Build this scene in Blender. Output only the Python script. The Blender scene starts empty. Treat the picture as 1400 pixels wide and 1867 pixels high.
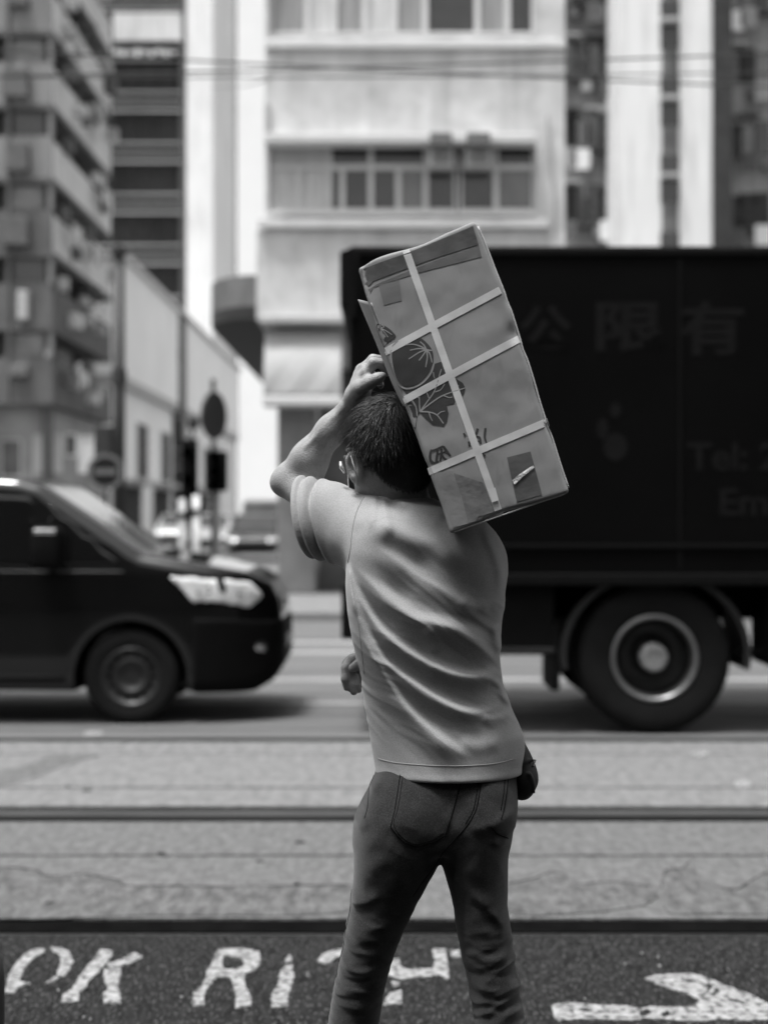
import bpy, bmesh, math, random
import numpy as np
from mathutils import Vector, Matrix
from mathutils.geometry import tessellate_polygon
from mathutils.bvhtree import BVHTree
from mathutils import noise as mnoise

random.seed(7); np.random.seed(7)
scene = bpy.context.scene
COL = scene.collection
R = math.radians

# ------------------------------------------------------------------ camera, world, sun, exposure
FPX, CX, CY, HC = 50.0/24.0*1400.0, 700.0, 933.5, 1.5
cam = bpy.data.cameras.new('camera'); camo = bpy.data.objects.new('camera', cam); COL.objects.link(camo)
camo.location = (0, 0, HC); camo.rotation_euler = (R(90), 0, 0)
cam.sensor_fit = 'HORIZONTAL'; cam.sensor_width = 24; cam.lens = 50
cam.clip_start = 0.05; cam.clip_end = 2000
cam.dof.use_dof = True; cam.dof.focus_distance = 3.12; cam.dof.aperture_fstop = 2.3
scene.camera = camo

SUN_EL, SUN_AZ = 74.0, 228.0
world = bpy.data.worlds.new('World'); scene.world = world; world.use_nodes = True
nt = world.node_tree; bg = nt.nodes['Background']
sky = nt.nodes.new('ShaderNodeTexSky'); sky.sky_type = 'NISHITA'; sky.sun_disc = False
sky.sun_elevation = R(SUN_EL); sky.sun_rotation = R(SUN_AZ); sky.dust_density = 4.0; sky.air_density = 1.2
bw = nt.nodes.new('ShaderNodeRGBToBW')
nt.links.new(sky.outputs[0], bw.inputs[0]); nt.links.new(bw.outputs[0], bg.inputs['Color'])
bg.inputs['Strength'].default_value = 0.10
sl = bpy.data.lights.new('sun', 'SUN'); sl.energy = 1.5; sl.angle = R(11); sl.color = (1, 1, 1)
so = bpy.data.objects.new('sun', sl); COL.objects.link(so)
d = Vector((math.sin(R(SUN_AZ))*math.cos(R(SUN_EL)), math.cos(R(SUN_AZ))*math.cos(R(SUN_EL)), math.sin(R(SUN_EL))))
so.rotation_euler = d.to_track_quat('Z', 'Y').to_euler()
scene.view_settings.view_transform = 'Standard'; scene.view_settings.look = 'None'
scene.view_settings.gamma = 1.0; scene.view_settings.use_curve_mapping = False
scene.view_settings.exposure = 1.6
scene.cycles.use_denoising = True
scene.cycles.max_bounces = 8

# ------------------------------------------------------------------ helpers
def W(px, py, Y):
    return Vector(((px-CX)*Y/FPX, Y, HC-(py-CY)*Y/FPX))
def G(px, py, z=0.0):
    Y = (HC-z)*FPX/(py-CY)
    return Vector(((px-CX)*Y/FPX, Y, z))

MATS = {}
def mat(name, base, rough=0.7, var=0.0, vscale=3.0, bump=0.0, bscale=60.0, metal=0.0, spec=0.5, coat=0.0,
        stretch=(1, 1, 1), spots=0.0, sscale=40.0, spotcol=0.0, sss=0.0, sheen=0.0, con=.22, streak=0.0, sthr=.58):
    if name in MATS: return MATS[name]
    m = bpy.data.materials.new(name); m.use_nodes = True
    n = m.node_tree.nodes; l = m.node_tree.links; p = n['Principled BSDF']
    p.inputs['Base Color'].default_value = (base, base, base, 1)
    p.inputs['Roughness'].default_value = rough; p.inputs['Metallic'].default_value = metal
    p.inputs['Specular IOR Level'].default_value = spec
    p.inputs['Coat Weight'].default_value = coat; p.inputs['Coat Roughness'].default_value = 0.04
    if sss:
        p.inputs['Subsurface Weight'].default_value = sss; p.inputs['Subsurface Radius'].default_value = (.01, .01, .01)
        p.inputs['Subsurface Scale'].default_value = 1.0
    if sheen:
        p.inputs['Sheen Weight'].default_value = sheen; p.inputs['Sheen Roughness'].default_value = .5
    tc = n.new('ShaderNodeTexCoord'); mp = n.new('ShaderNodeMapping'); mp.inputs['Scale'].default_value = stretch
    l.new(tc.outputs['Object'], mp.inputs[0])
    if var or spots or streak:
        nz = n.new('ShaderNodeTexNoise'); nz.inputs['Scale'].default_value = vscale; nz.inputs['Detail'].default_value = 7
        nz.inputs['Roughness'].default_value = .62
        l.new(mp.outputs[0], nz.inputs[0])
        mr = n.new('ShaderNodeMapRange'); mr.inputs[1].default_value = .5-con; mr.inputs[2].default_value = .5+con
        mr.inputs[3].default_value = base*(1-var); mr.inputs[4].default_value = base*(1+var)
        l.new(nz.outputs[0], mr.inputs[0]); out = mr.outputs[0]
        if streak:
            mp2 = n.new('ShaderNodeMapping'); mp2.inputs['Scale'].default_value = (3.0, 3.0, .22); l.new(tc.outputs['Object'], mp2.inputs[0])
            n2 = n.new('ShaderNodeTexNoise'); n2.inputs['Scale'].default_value = 1.3; n2.inputs['Detail'].default_value = 5
            l.new(mp2.outputs[0], n2.inputs[0])
            m2 = n.new('ShaderNodeMapRange'); m2.inputs[1].default_value = .5; m2.inputs[2].default_value = .75
            m2.inputs[3].default_value = 1; m2.inputs[4].default_value = 1-streak; l.new(n2.outputs[0], m2.inputs[0])
            mm = n.new('ShaderNodeMath'); mm.operation = 'MULTIPLY'; l.new(out, mm.inputs[0]); l.new(m2.outputs[0], mm.inputs[1]); out = mm.outputs[0]
        if spots:
            n3 = n.new('ShaderNodeTexNoise'); n3.inputs['Scale'].default_value = sscale; n3.inputs['Detail'].default_value = 3
            l.new(mp.outputs[0], n3.inputs[0])
            m3 = n.new('ShaderNodeMapRange'); m3.inputs[1].default_value = sthr; m3.inputs[2].default_value = sthr+.08
            m3.inputs[3].default_value = 0; m3.inputs[4].default_value = spots; l.new(n3.outputs[0], m3.inputs[0])
            mx = n.new('ShaderNodeMix'); mx.data_type = 'FLOAT'; l.new(m3.outputs[0], mx.inputs[0]); l.new(out, mx.inputs[2])
            mx.inputs[3].default_value = spotcol; out = mx.outputs[0]
        l.new(out, p.inputs['Base Color'])
    if bump:
        nb = n.new('ShaderNodeTexNoise'); nb.inputs['Scale'].default_value = bscale; nb.inputs['Detail'].default_value = 6
        l.new(mp.outputs[0], nb.inputs[0])
        bn = n.new('ShaderNodeBump'); bn.inputs['Strength'].default_value = bump; bn.inputs['Distance'].default_value = .01
        l.new(nb.outputs[0], bn.inputs['Height']); l.new(bn.outputs[0], p.inputs['Normal'])
    MATS[name] = m
    return m

ORIG = {}
def origin(o): return ORIG.get(o.name, Vector((0, 0, 0))) if o else Vector((0, 0, 0))
def tag(o, label=None, cat=None, group=None, kind=None):
    if label: o['label'] = label
    if cat: o['category'] = cat
    if group: o['group'] = group
    if kind: o['kind'] = kind
    return o
def thing(name, loc, label, cat, group=None):
    o = bpy.data.objects.new(name, None); COL.objects.link(o); o.location = loc; o.empty_display_size = .2
    ORIG[o.name] = Vector(loc)
    return tag(o, label, cat, group)
def link(name, me, m, parent=None, loc=None):
    o = bpy.data.objects.new(name, me); COL.objects.link(o)
    if m is not None and not me.materials: me.materials.append(m)
    if parent is not None: o.parent = parent
    ORIG[o.name] = origin(parent)
    if loc is not None: o.location = Vector(loc)-origin(parent); ORIG[o.name] = Vector(loc)
    return o
def build(name, verts, faces, m, parent=None, smooth=False, kind=None, local=False, center=None):
    """verts are world coordinates unless local"""
    me = bpy.data.meshes.new(name)
    org = origin(parent)
    if not local and parent is not None:
        verts = [(v[0]-org.x, v[1]-org.y, v[2]-org.z) for v in verts]
    me.from_pydata([tuple(v) for v in verts], [], [tuple(f) for f in faces]); me.update()
    if smooth: me.shade_smooth()
    o = link(name, me, m, parent)
    if kind: o['kind'] = kind
    return o
def build_np(name, V, Q, m, parent=None, smooth=True):
    me = bpy.data.meshes.new(name); org = origin(parent)
    V = V-np.array([org.x, org.y, org.z]) if parent is not None else V
    nv, nq = len(V), len(Q); k = Q.shape[1]
    me.vertices.add(nv); me.vertices.foreach_set('co', np.ascontiguousarray(V, np.float32).ravel())
    me.loops.add(nq*k); me.loops.foreach_set('vertex_index', np.ascontiguousarray(Q, np.int32).ravel())
    me.polygons.add(nq); me.polygons.foreach_set('loop_start', np.arange(0, nq*k, k, dtype=np.int32))
    me.update(calc_edges=True)
    if smooth: me.polygons.foreach_set('use_smooth', np.ones(nq, bool))
    me.validate()
    return link(name, me, m, parent)

class MB:
    def __init__(s): s.v = []; s.f = []
    def box(s, x0, x1, y0, y1, z0, z1):
        b = len(s.v)
        s.v += [(x0,y0,z0),(x1,y0,z0),(x1,y1,z0),(x0,y1,z0),(x0,y0,z1),(x1,y0,z1),(x1,y1,z1),(x0,y1,z1)]
        s.f += [tuple(b+i for i in q) for q in ((0,3,2,1),(4,5,6,7),(0,1,5,4),(1,2,6,5),(2,3,7,6),(3,0,4,7))]
        return s
    def bbox(s, x0, x1, y0, y1, z0, z1, r=.01, seg=2):
        bm = bmesh.new(); bmesh.ops.create_cube(bm, size=1)
        for v in bm.verts:
            v.co = Vector((x0+(v.co.x+.5)*(x1-x0), y0+(v.co.y+.5)*(y1-y0), z0+(v.co.z+.5)*(z1-z0)))
        bmesh.ops.bevel(bm, geom=bm.edges[:], offset=r, segments=seg, profile=.5, affect='EDGES')
        return s.bm(bm)
    def bm(s, bm):
        b = len(s.v); bm.verts.index_update()
        s.v += [tuple(v.co) for v in bm.verts]; s.f += [tuple(b+v.index for v in f.verts) for f in bm.faces]; bm.free(); return s
    def tube(s, pts, r, n=8, cap=True):
        pts = [Vector(p) for p in pts]; rs = r if hasattr(r, '__len__') else [r]*len(pts)
        b = len(s.v); prev = None
        for i, p in enumerate(pts):
            t = (pts[min(i+1, len(pts)-1)]-pts[max(i-1, 0)]).normalized()
            a = prev if prev is not None else (Vector((0, 0, 1)) if abs(t.z) < .9 else Vector((1, 0, 0)))
            u = (a-t*a.dot(t)).normalized(); w = t.cross(u); prev = u
            for k in range(n):
                q = 2*math.pi*k/n; s.v.append(tuple(p+(u*math.cos(q)+w*math.sin(q))*rs[i]))
        for i in range(len(pts)-1):
            for k in range(n):
                s.f.append((b+i*n+k, b+i*n+(k+1) % n, b+(i+1)*n+(k+1) % n, b+(i+1)*n+k))
        if cap:
            s.f.append(tuple(b+k for k in reversed(range(n)))); e = b+(len(pts)-1)*n; s.f.append(tuple(e+k for k in range(n)))
        return s
    def lathe(s, prof, c, axis='y', n=40, close=False):
        """prof: list of (radius, offset along axis)"""
        b = len(s.v); c = Vector(c)
        for (r_, o_) in prof:
            for k in range(n):
                q = 2*math.pi*k/n
                if axis == 'y': s.v.append((c.x+r_*math.cos(q), c.y+o_, c.z+r_*math.sin(q)))
                elif axis == 'x': s.v.append((c.x+o_, c.y+r_*math.cos(q), c.z+r_*math.sin(q)))
                else: s.v.append((c.x+r_*math.cos(q), c.y+r_*math.sin(q), c.z+o_))
        for i in range(len(prof)-1):
            for k in range(n):
                s.f.append((b+i*n+k, b+i*n+(k+1) % n, b+(i+1)*n+(k+1) % n, b+(i+1)*n+k))
        return s
    def prism(s, loop, d0, d1, plane='xz'):
        """loop of 2-D points extruded along the third axis from d0 to d1 (any simple polygon)"""
        b = len(s.v); n = len(loop)
        def P(p, dd): return (p[0], dd, p[1]) if plane == 'xz' else ((p[0], p[1], dd) if plane == 'xy' else (dd, p[0], p[1]))
        s.v += [P(p, d0) for p in loop]+[P(p, d1) for p in loop]
        tri = tessellate_polygon([[Vector((p[0], p[1], 0)) for p in loop]])
        for t in tri: s.f.append(tuple(b+i for i in t)); s.f.append(tuple(b+n+i for i in reversed(t)))
        for i in range(n): s.f.append((b+i, b+(i+1) % n, b+n+(i+1) % n, b+n+i))
        return s
    def make(s, name, m, parent=None, smooth=False, kind=None):
        o = build(name, s.v, s.f, m, parent, smooth, kind)
        bm = bmesh.new(); bm.from_mesh(o.data); bmesh.ops.recalc_face_normals(bm, faces=bm.faces[:]); bm.to_mesh(o.data); bm.free()
        return o

def catmull(pts, n=12):
    P = [np.array(p, float) for p in pts]; P = [2*P[0]-P[1]]+P+[2*P[-1]-P[-2]]; out = []
    for i in range(1, len(P)-2):
        for t in np.linspace(0, 1, n, endpoint=False):
            a, b, c, d_ = P[i-1], P[i], P[i+1], P[i+2]
            out.append(.5*((2*b)+(-a+c)*t+(2*a-5*b+4*c-d_)*t*t+(-a+3*b-3*c+d_)*t**3))
    out.append(P[-2]); return np.array(out)

# ---- signed-distance sculpting (numpy) ----
class Field:
    def __init__(s, lo, hi, h):
        s.h = h; s.lo = np.array(lo, float)
        n = [int(math.ceil((b-a)/h))+1 for a, b in zip(lo, hi)]
        s.ax = [(lo[i]+h*np.arange(n[i])).astype(np.float32) for i in range(3)]
        s.D = np.full(n, .25, np.float32)
    def sub(s, lo, hi):
        sl = []
        for i in range(3):
            a = int(np.searchsorted(s.ax[i], lo[i])); b = int(np.searchsorted(s.ax[i], hi[i])); sl.append(slice(max(a-1, 0), max(b+1, 1)))
        sl = tuple(sl)
        return sl, s.ax[0][sl[0]][:, None, None], s.ax[1][sl[1]][None, :, None], s.ax[2][sl[2]][None, None, :]
    def put(s, sl, dd, k, op='u'):
        A = s.D[sl]
        if op == 'u':
            s.D[sl] = smin(A, dd, k)
        else:
            s.D[sl] = -smin(-A, dd, k)      # subtract shape dd
    def cap(s, a, b, ra, rb, k=.01, op='u', flat=None):
        a = np.array(a, float); b = np.array(b, float); m_ = max(ra, rb)+k+3*s.h
        sl, X, Y, Z = s.sub(np.minimum(a, b)-m_, np.maximum(a, b)+m_)
        ab = b-a; L2 = float(ab@ab)+1e-12
        t = np.clip(((X-a[0])*ab[0]+(Y-a[1])*ab[1]+(Z-a[2])*ab[2])/L2, 0, 1)
        dd = np.sqrt((X-a[0]-t*ab[0])**2+(Y-a[1]-t*ab[1])**2+(Z-a[2]-t*ab[2])**2)-(ra+t*(rb-ra))
        s.put(sl, dd.astype(np.float32), k, op)
    def chain(s, pts, rs, k=.006):
        for i in range(len(pts)-1): s.cap(pts[i], pts[i+1], rs[i], rs[i+1], k)
    def ell(s, c, r, M=None, k=.01, op='u'):
        c = np.array(c, float); r = np.array(r, float); m_ = max(r)+k+3*s.h
        sl, X, Y, Z = s.sub(c-m_, c+m_)
        x, y, z = X-c[0], Y-c[1], Z-c[2]
        if M is not None:      # columns of M = local axes
            x, y, z = (x*M[0][i]+y*M[1][i]+z*M[2][i] for i in range(3))
        k0 = np.sqrt((x/r[0])**2+(y/r[1])**2+(z/r[2])**2); k1 = np.sqrt((x/r[0]**2)**2+(y/r[1]**2)**2+(z/r[2]**2)**2)+1e-9
        s.put(sl, (k0*(k0-1)/k1).astype(np.float32), k, op)
    def plane(s, p, n, k=0.0):
        """keep the half space where (x-p).n < 0"""
        X, Y, Z = s.ax[0][:, None, None], s.ax[1][None, :, None], s.ax[2][None, None, :]
        n = np.array(n, float); n /= np.linalg.norm(n)
        dd = ((X-p[0])*n[0]+(Y-p[1])*n[1]+(Z-p[2])*n[2]).astype(np.float32)
        s.D = -smin(-s.D, -dd, k)
    def mesh(s, smooth=1):
        return surface_nets(s.D, s.lo, s.h, smooth)
def smin(a, b, k):
    if k <= 0: return np.minimum(a, b)
    hh = np.maximum(k-np.abs(a-b), 0)/k
    return np.minimum(a, b)-hh*hh*(k*.25)
def smax(a, b, k): return -smin(-a, -b, k)
def surface_nets(D, lo, h, smooth=1):
    S = D < 0
    n = np.array(D.shape)-1
    cnt = np.zeros(tuple(n), np.uint8)
    offs = [(i, j, k) for i in (0, 1) for j in (0, 1) for k in (0, 1)]
    for (i, j, k) in offs: cnt += S[i:n[0]+i, j:n[1]+j, k:n[2]+k]
    act = (cnt > 0) & (cnt < 8)
    I, J, K = np.nonzero(act); N = len(I)
    idx = np.full(tuple(n), -1, np.int32); idx[I, J, K] = np.arange(N)
    val = np.stack([D[I+i, J+j, K+k] for (i, j, k) in offs], 1)
    pos = np.zeros((N, 3)); c = np.zeros(N)
    for a in range(8):
        for b in range(a+1, 8):
            oa, ob = np.array(offs[a]), np.array(offs[b])
            if np.abs(oa-ob).sum() != 1: continue
            va, vb = val[:, a], val[:, b]; cr = (va < 0) != (vb < 0)
            t = np.where(cr, va/np.where(cr, va-vb, 1), 0)
            pos += np.where(cr[:, None], oa+(ob-oa)*t[:, None], 0); c += cr
    V = (np.stack([I, J, K], 1)+pos/c[:, None])*h+np.array(lo)
    Qs = []
    for axis in range(3):
        u, v = (axis+1) % 3, (axis+2) % 3
        s0 = [slice(None)]*3; s1 = [slice(None)]*3; s0[axis] = slice(0, -1); s1[axis] = slice(1, None)
        A, B = S[tuple(s0)], S[tuple(s1)]
        cr = A != B
        E = np.stack(np.nonzero(cr), 1)
        ok = (E[:, u] > 0) & (E[:, v] > 0) & (E[:, u] < n[u]) & (E[:, v] < n[v]); E = E[ok]
        sg = A[E[:, 0], E[:, 1], E[:, 2]]
        def cell(du, dv):
            q = E.copy(); q[:, u] -= du; q[:, v] -= dv; return idx[q[:, 0], q[:, 1], q[:, 2]]
        q = np.stack([cell(1, 1), cell(0, 1), cell(0, 0), cell(1, 0)], 1)
        q = np.where(sg[:, None], q, q[:, ::-1]); Qs.append(q)
    Q = np.concatenate(Qs); Q = Q[(Q >= 0).all(1)]
    for _ in range(smooth):
        acc = np.zeros_like(V); cc = np.zeros(N)
        for a, b in ((0, 1), (1, 2), (2, 3), (3, 0)):
            for e in range(3): acc[:, e] += np.bincount(Q[:, a], V[Q[:, b], e], N)+np.bincount(Q[:, b], V[Q[:, a], e], N)
            cc += np.bincount(Q[:, a], minlength=N)+np.bincount(Q[:, b], minlength=N)
        V = V*.4+.6*acc/np.maximum(cc, 1)[:, None]
    return V, Q
def poly2d(x, z, loop):
    """signed distance of grid x[:,None], z[None,:] to a polygon"""
    X, Z = np.broadcast_arrays(x[:, None].astype(float), z[None, :].astype(float))
    d2 = np.full(X.shape, 1e9); ins = np.zeros(X.shape, bool); n = len(loop)
    for i in range(n):
        ax, az = loop[i]; bx, bz = loop[(i+1) % n]; ex, ez = bx-ax, bz-az
        t = np.clip(((X-ax)*ex+(Z-az)*ez)/(ex*ex+ez*ez+1e-12), 0, 1)
        d2 = np.minimum(d2, (X-ax-t*ex)**2+(Z-az-t*ez)**2)
        cond = (az > Z) != (bz > Z)
        ins ^= cond & (X < ex*(Z-az)/(ez if abs(ez) > 1e-12 else 1e-12)+ax)
    return np.where(ins, -1, 1)*np.sqrt(d2)

# ------------------------------------------------------------------ materials of the setting
M_ASPH = mat('asphalt', .016, .9, .5, 22, .9, 150, spots=.8, sscale=62, spotcol=.095, spec=.12, con=.13, stretch=(2.0, .42, 1), sthr=.56)
M_ROAD = mat('road_worn', .10, .8, .3, 2.2, .4, 120, stretch=(.25, 1.6, 1))
M_CONC = mat('concrete', .102, .9, .27, 17, 1.0, 60, stretch=(1.4, .55, 1), spots=.6, sscale=48, spotcol=.055, con=.13)
M_CONC2 = mat('concrete_pale', .145, .9, .24, 13, .9, 60, stretch=(1.4, .5, 1), spots=.5, sscale=36, spotcol=.09, con=.13)
M_PATCH = mat('concrete_patch', .085, .9, .4, 14, 1.0, 70, stretch=(1.5, .5, 1), spots=.7, sscale=40, spotcol=.045, con=.13)
M_GROOVE = mat('groove_dirt_shade', .004, .95, .5, 8, .6, 90, spec=.02)  # dirt, with the groove's own shade put into the black
M_STEEL = mat('rail_steel', .03, .45, .3, 5, .2, 60, metal=.6, stretch=(.1, 1, 1))
M_PAINT = mat('road_paint', .27, .8, .4, 30, .9, 120, spots=.9, sscale=40, spotcol=.04, con=.15, sthr=.52)
M_PAVE = mat('pavement', .16, .85, .2, 3, .5, 120)

# ------------------------------------------------------------------ ground
def sheet(name, x0, x1, y0, y1, z, m, parent=None, kind='structure'):
    return build(name, [(x0,y0,z),(x1,y0,z),(x1,y1,z),(x0,y1,z)], [(0,1,2,3)], m, parent, kind=kind)
Y1a, Y1b, Y2a, Y2b, Y3a, Y3b = 5.667, 5.90, 7.74, 8.15, 10.44, 10.62
sheet('ground', -900, 900, -900, 1500, -.16, M_ROAD)
XR = 60
road = MB().box(-XR, XR, 4.70, Y1a, -.15, 0).make('near_road', M_ASPH, kind='structure')
MB().box(-XR, XR, -2.4, 4.692, -.15, .004).make('near_pavement', M_ASPH, kind='structure')
far_road = MB().box(-XR, XR, Y3b, 22.0, -.15, 0).make('far_road', M_ROAD, kind='structure')
side_street = MB().box(-13.2, -2.7, 22.0, 420, -.15, -.002).make('side_street', M_ROAD, kind='structure')
def kerbed(name, x0, x1, y0, y1):
    bm = MB().bbox(x0, x1, y0, y1, -.15, .12, .02); return bm.make(name, M_PAVE, kind='structure')
kerbed('corner_pavement', -2.7, 60, 22.0, 420); kerbed('opposite_pavement', -60, -13.2, 22.0, 420)
track = bpy.data.objects.new('tram_track', None); COL.objects.link(track); track['kind'] = 'structure'
MB().box(-XR, XR, Y1a-.0, Y3b, -.156, -.06).make('groove_bed', M_GROOVE, track)
# concrete slabs between the rails, cast in long panels with recessed joints
def rough_edge(name, y0, y1, z0, z1, m, jit, seed, xs=None):
    """a slab whose front (y0) edge is chipped"""
    rng = random.Random(seed); bm = MB(); n = 900; loop = []
    xs0, xs1 = xs or (-9.0, 9.0)
    for i in range(n+1):
        x = xs0+(xs1-xs0)*i/n
        e = jit*(mnoise.noise(Vector((x*2.1, seed*3.1, 0)))*.7+mnoise.noise(Vector((x*13, seed, 2)))*.45)
        loop.append((x, y0+e))
    for i in range(n, -1, -3):
        x = xs0+(xs1-xs0)*i/n
        e = jit*(mnoise.noise(Vector((x*2.1, seed*7.7, 5)))*.7)
        loop.append((x, y1+e*.5))
    v = []; f = []
    for (x, y) in loop: v.append((x, y, z1))
    N = len(loop)
    for (x, y) in loop: v.append((x, y, z0))
    tri = tessellate_polygon([[Vector((p[0], p[1], 0)) for p in loop]])
    f = [tuple(t) for t in tri]+[(i, (i+1) % N, N+(i+1) % N, N+i) for i in range(N)]
    s = MB(); s.v = v; s.f = f
    return s.make(name, m, track)
def yof(py): return HC*FPX/(py-CY)
rough_edge('concrete_slab', Y1b, yof(1562), -.05, 0, M_CONC, .010, 1)
rough_edge('concrete_slab', yof(1560), Y2a, -.05, 0, M_CONC, .004, 2)
rough_edge('concrete_slab', Y2b, yof(1437.6), -.05, 0, M_CONC2, .022, 3)
rough_edge('concrete_slab', yof(1436.4), yof(1376), -.05, 0, M_CONC2, .004, 4)
rough_edge('concrete_slab', yof(1375), Y3a, -.05, 0, M_CONC2, .004, 5)
for (x0, x1) in ((-XR, -9.0), (9.0, XR)):
    MB().box(x0, x1, Y1b, Y2a, -.05, 0).make('concrete_slab', M_CONC, track)
    MB().box(x0, x1, Y2b, Y3a, -.05, 0).make('concrete_slab', M_CONC2, track)
# rails: steel head, flangeway strips black with dirt and painted shade, dirty infill
M_INF = mat('rail_infill', .05, .85, .4, 5, .5, 60, stretch=(.2, 1, 1), spec=.1)
for (y0, y1, z, m, nm) in ((Y1a+.002, Y1a+.062, -.010, M_STEEL, 'rail'), (Y1a+.064, Y1b-.012, -.006, M_GROOVE, 'flangeway'),
                           (Y2a+.002, Y2a+.115, -.004, M_GROOVE, 'flangeway'), (Y2a+.117, Y2a+.19, -.005, M_STEEL, 'rail'), (Y2a+.192, Y2b-.075, -.006, M_INF, 'rail_infill'), (Y2b-.073, Y2b-.024, -.007, M_GROOVE, 'flangeway'),
                           (Y3a+.004, Y3a+.105, -.004, M_GROOVE, 'flangeway'), (Y3a+.107, Y3b-.01, -.006, M_STEEL, 'rail')):
    MB().box(-XR, XR, y0, y1, -.058, z).make(nm, m, track)
# thin broken topping layers on the slabs
def topping(name, pts, m, seed, z=.0045):
    c = catmull([tuple(G(*p).xy) for p in pts]+[tuple(G(*pts[0]).xy)], 24)[:-1]; rng = random.Random(seed); loop = []
    for i, p in enumerate(c):
        loop.append((p[0]+.012*mnoise.noise(Vector((p[0]*20, p[1]*20, seed))), p[1]+.012*mnoise.noise(Vector((p[0]*20, p[1]*20, seed+9)))))
    return MB().prism(loop, -.001, z, 'xy').make(name, m, track)
topping('topping_patch', [(-60, 1584), (60, 1588), (88, 1601), (150, 1598), (215, 1608), (232, 1619), (330, 1618), (480, 1620), (560, 1617), (640, 1616), (660, 1640), (600, 1668), (300, 1671), (-60, 1670)], M_PATCH, 1)
topping('topping_patch', [(925, 1614), (970, 1606), (1000, 1594), (1030, 1597), (1055, 1614), (1120, 1611), (1190, 1620), (1180, 1650), (1050, 1668), (930, 1667)], M_PATCH, 2)
topping('topping_patch', [(1208, 1603), (1215, 1588), (1245, 1586), (1258, 1575), (1275, 1600), (1300, 1617), (1350, 1624), (1385, 1600), (1480, 1590), (1480, 1660), (1300, 1668), (1215, 1662)], M_PATCH, 3)
topping('topping_patch', [(-40, 1408), (20, 1402), (60, 1392), (110, 1376), (180, 1377), (120, 1395), (70, 1415), (10, 1432), (-40, 1436)], M_CONC, 4, .003)
M_CRACK = mat('crack', .025, .95, spec=.05)
def crack(pts, w, seed):
    c = catmull([tuple(G(*p).xy) for p in pts], 16); s = MB()
    for i, p in enumerate(c):
        n = .014*mnoise.noise(Vector((p[0]*26, p[1]*26, seed))); ww = 2.2*w*(.45+.9*abs(mnoise.noise(Vector((p[0]*15, 3, seed)))))
        s.v += [(p[0], p[1]+n-ww, .0056), (p[0], p[1]+n+ww, .0056)]
    for i in range(len(c)-1): s.f.append((2*i, 2*i+2, 2*i+3, 2*i+1))
    s.make('crack', M_CRACK, track)
crack([(-20, 1584), (60, 1588), (86, 1601), (150, 1597), (215, 1608), (230, 1618), (330, 1618), (420, 1620), (500, 1618), (640, 1616)], .006, 1)
crack([(925, 1614), (970, 1606), (1000, 1594), (1030, 1597), (1055, 1614), (1120, 1611), (1190, 1620)], .006, 2)
crack([(1206, 1620), (1210, 1600), (1218, 1588), (1245, 1586), (1258, 1575), (1275, 1600), (1300, 1617), (1340, 1624), (1380, 1602), (1400, 1592)], .006, 3)
crack([(520, 1668), (530, 1640), (545, 1622)], .004, 4); crack([(100, 1378), (60, 1396), (30, 1412), (0, 1428)], .008, 5); crack([(850, 1660), (900, 1655), (960, 1668)], .004, 6)
crack([(-20, 1561), (300, 1561.4), (700, 1561), (1100, 1561.5), (1420, 1561)], .004, 7); crack([(-20, 1437), (500, 1437.2), (1420, 1437)], .005, 8)
rk = random.Random(8)
for i in range(11):      # small pits and stones
    px, py = rk.uniform(0, 1400), rk.uniform(1365, 1665)
    if 1465 < py < 1502: continue
    p = G(px, py); r_ = rk.uniform(.006, .014)
    loop = [(p.x+1.6*r_*math.cos(a)*(1+.3*math.sin(3*a+i)), p.y+r_*math.sin(a)*(1+.3*math.cos(2*a+i))) for a in [k*.5236 for k in range(12)]]
    MB().prism(loop, -.001, .0062, 'xy').make('pit_mark', rk.choice([M_CRACK, M_CRACK, M_PATCH]), track)
# bright scraps of litter / paint on the track
for i, (px, py, w, h) in enumerate(((1275, 1376, 32, 11), (1355, 1431, 34, 15), (170, 1339, 36, 9))):
    loop = []
    for k in range(14):
        a = 2*math.pi*k/14; rr = 1+.35*mnoise.noise(Vector((math.cos(a)*2, math.sin(a)*2, i*5)))
        loop.append(tuple(G(px+w*.5*rr*math.cos(a), py+h*.5*rr*math.sin(a)).xy))
    MB().prism(loop, .0005, .006, 'xy').make('paint_fleck', MATS['road_paint'], track if i < 2 else far_road)
# worn lines along the far road (old rail covers and joints)
for (py, dy, v) in ((1330, 2, .09), (1302, 3, .10), (1283, 4, .26), (1262, 3, .11), (1240, 5, .25), (1222, 2, .09), (1206, 3, .12), (1190, 5, .26), (1172, 3, .3), (1161, 3, .12)):
    y0, y1 = yof(py+dy/2), yof(py-dy/2)
    sheet('worn_strip', -30, 30, y0, y1, .004, mat('strip%d' % int(v*100), v, .8, .3, 3, .2, 60, stretch=(.2, 1, 1)), far_road, None)

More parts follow.
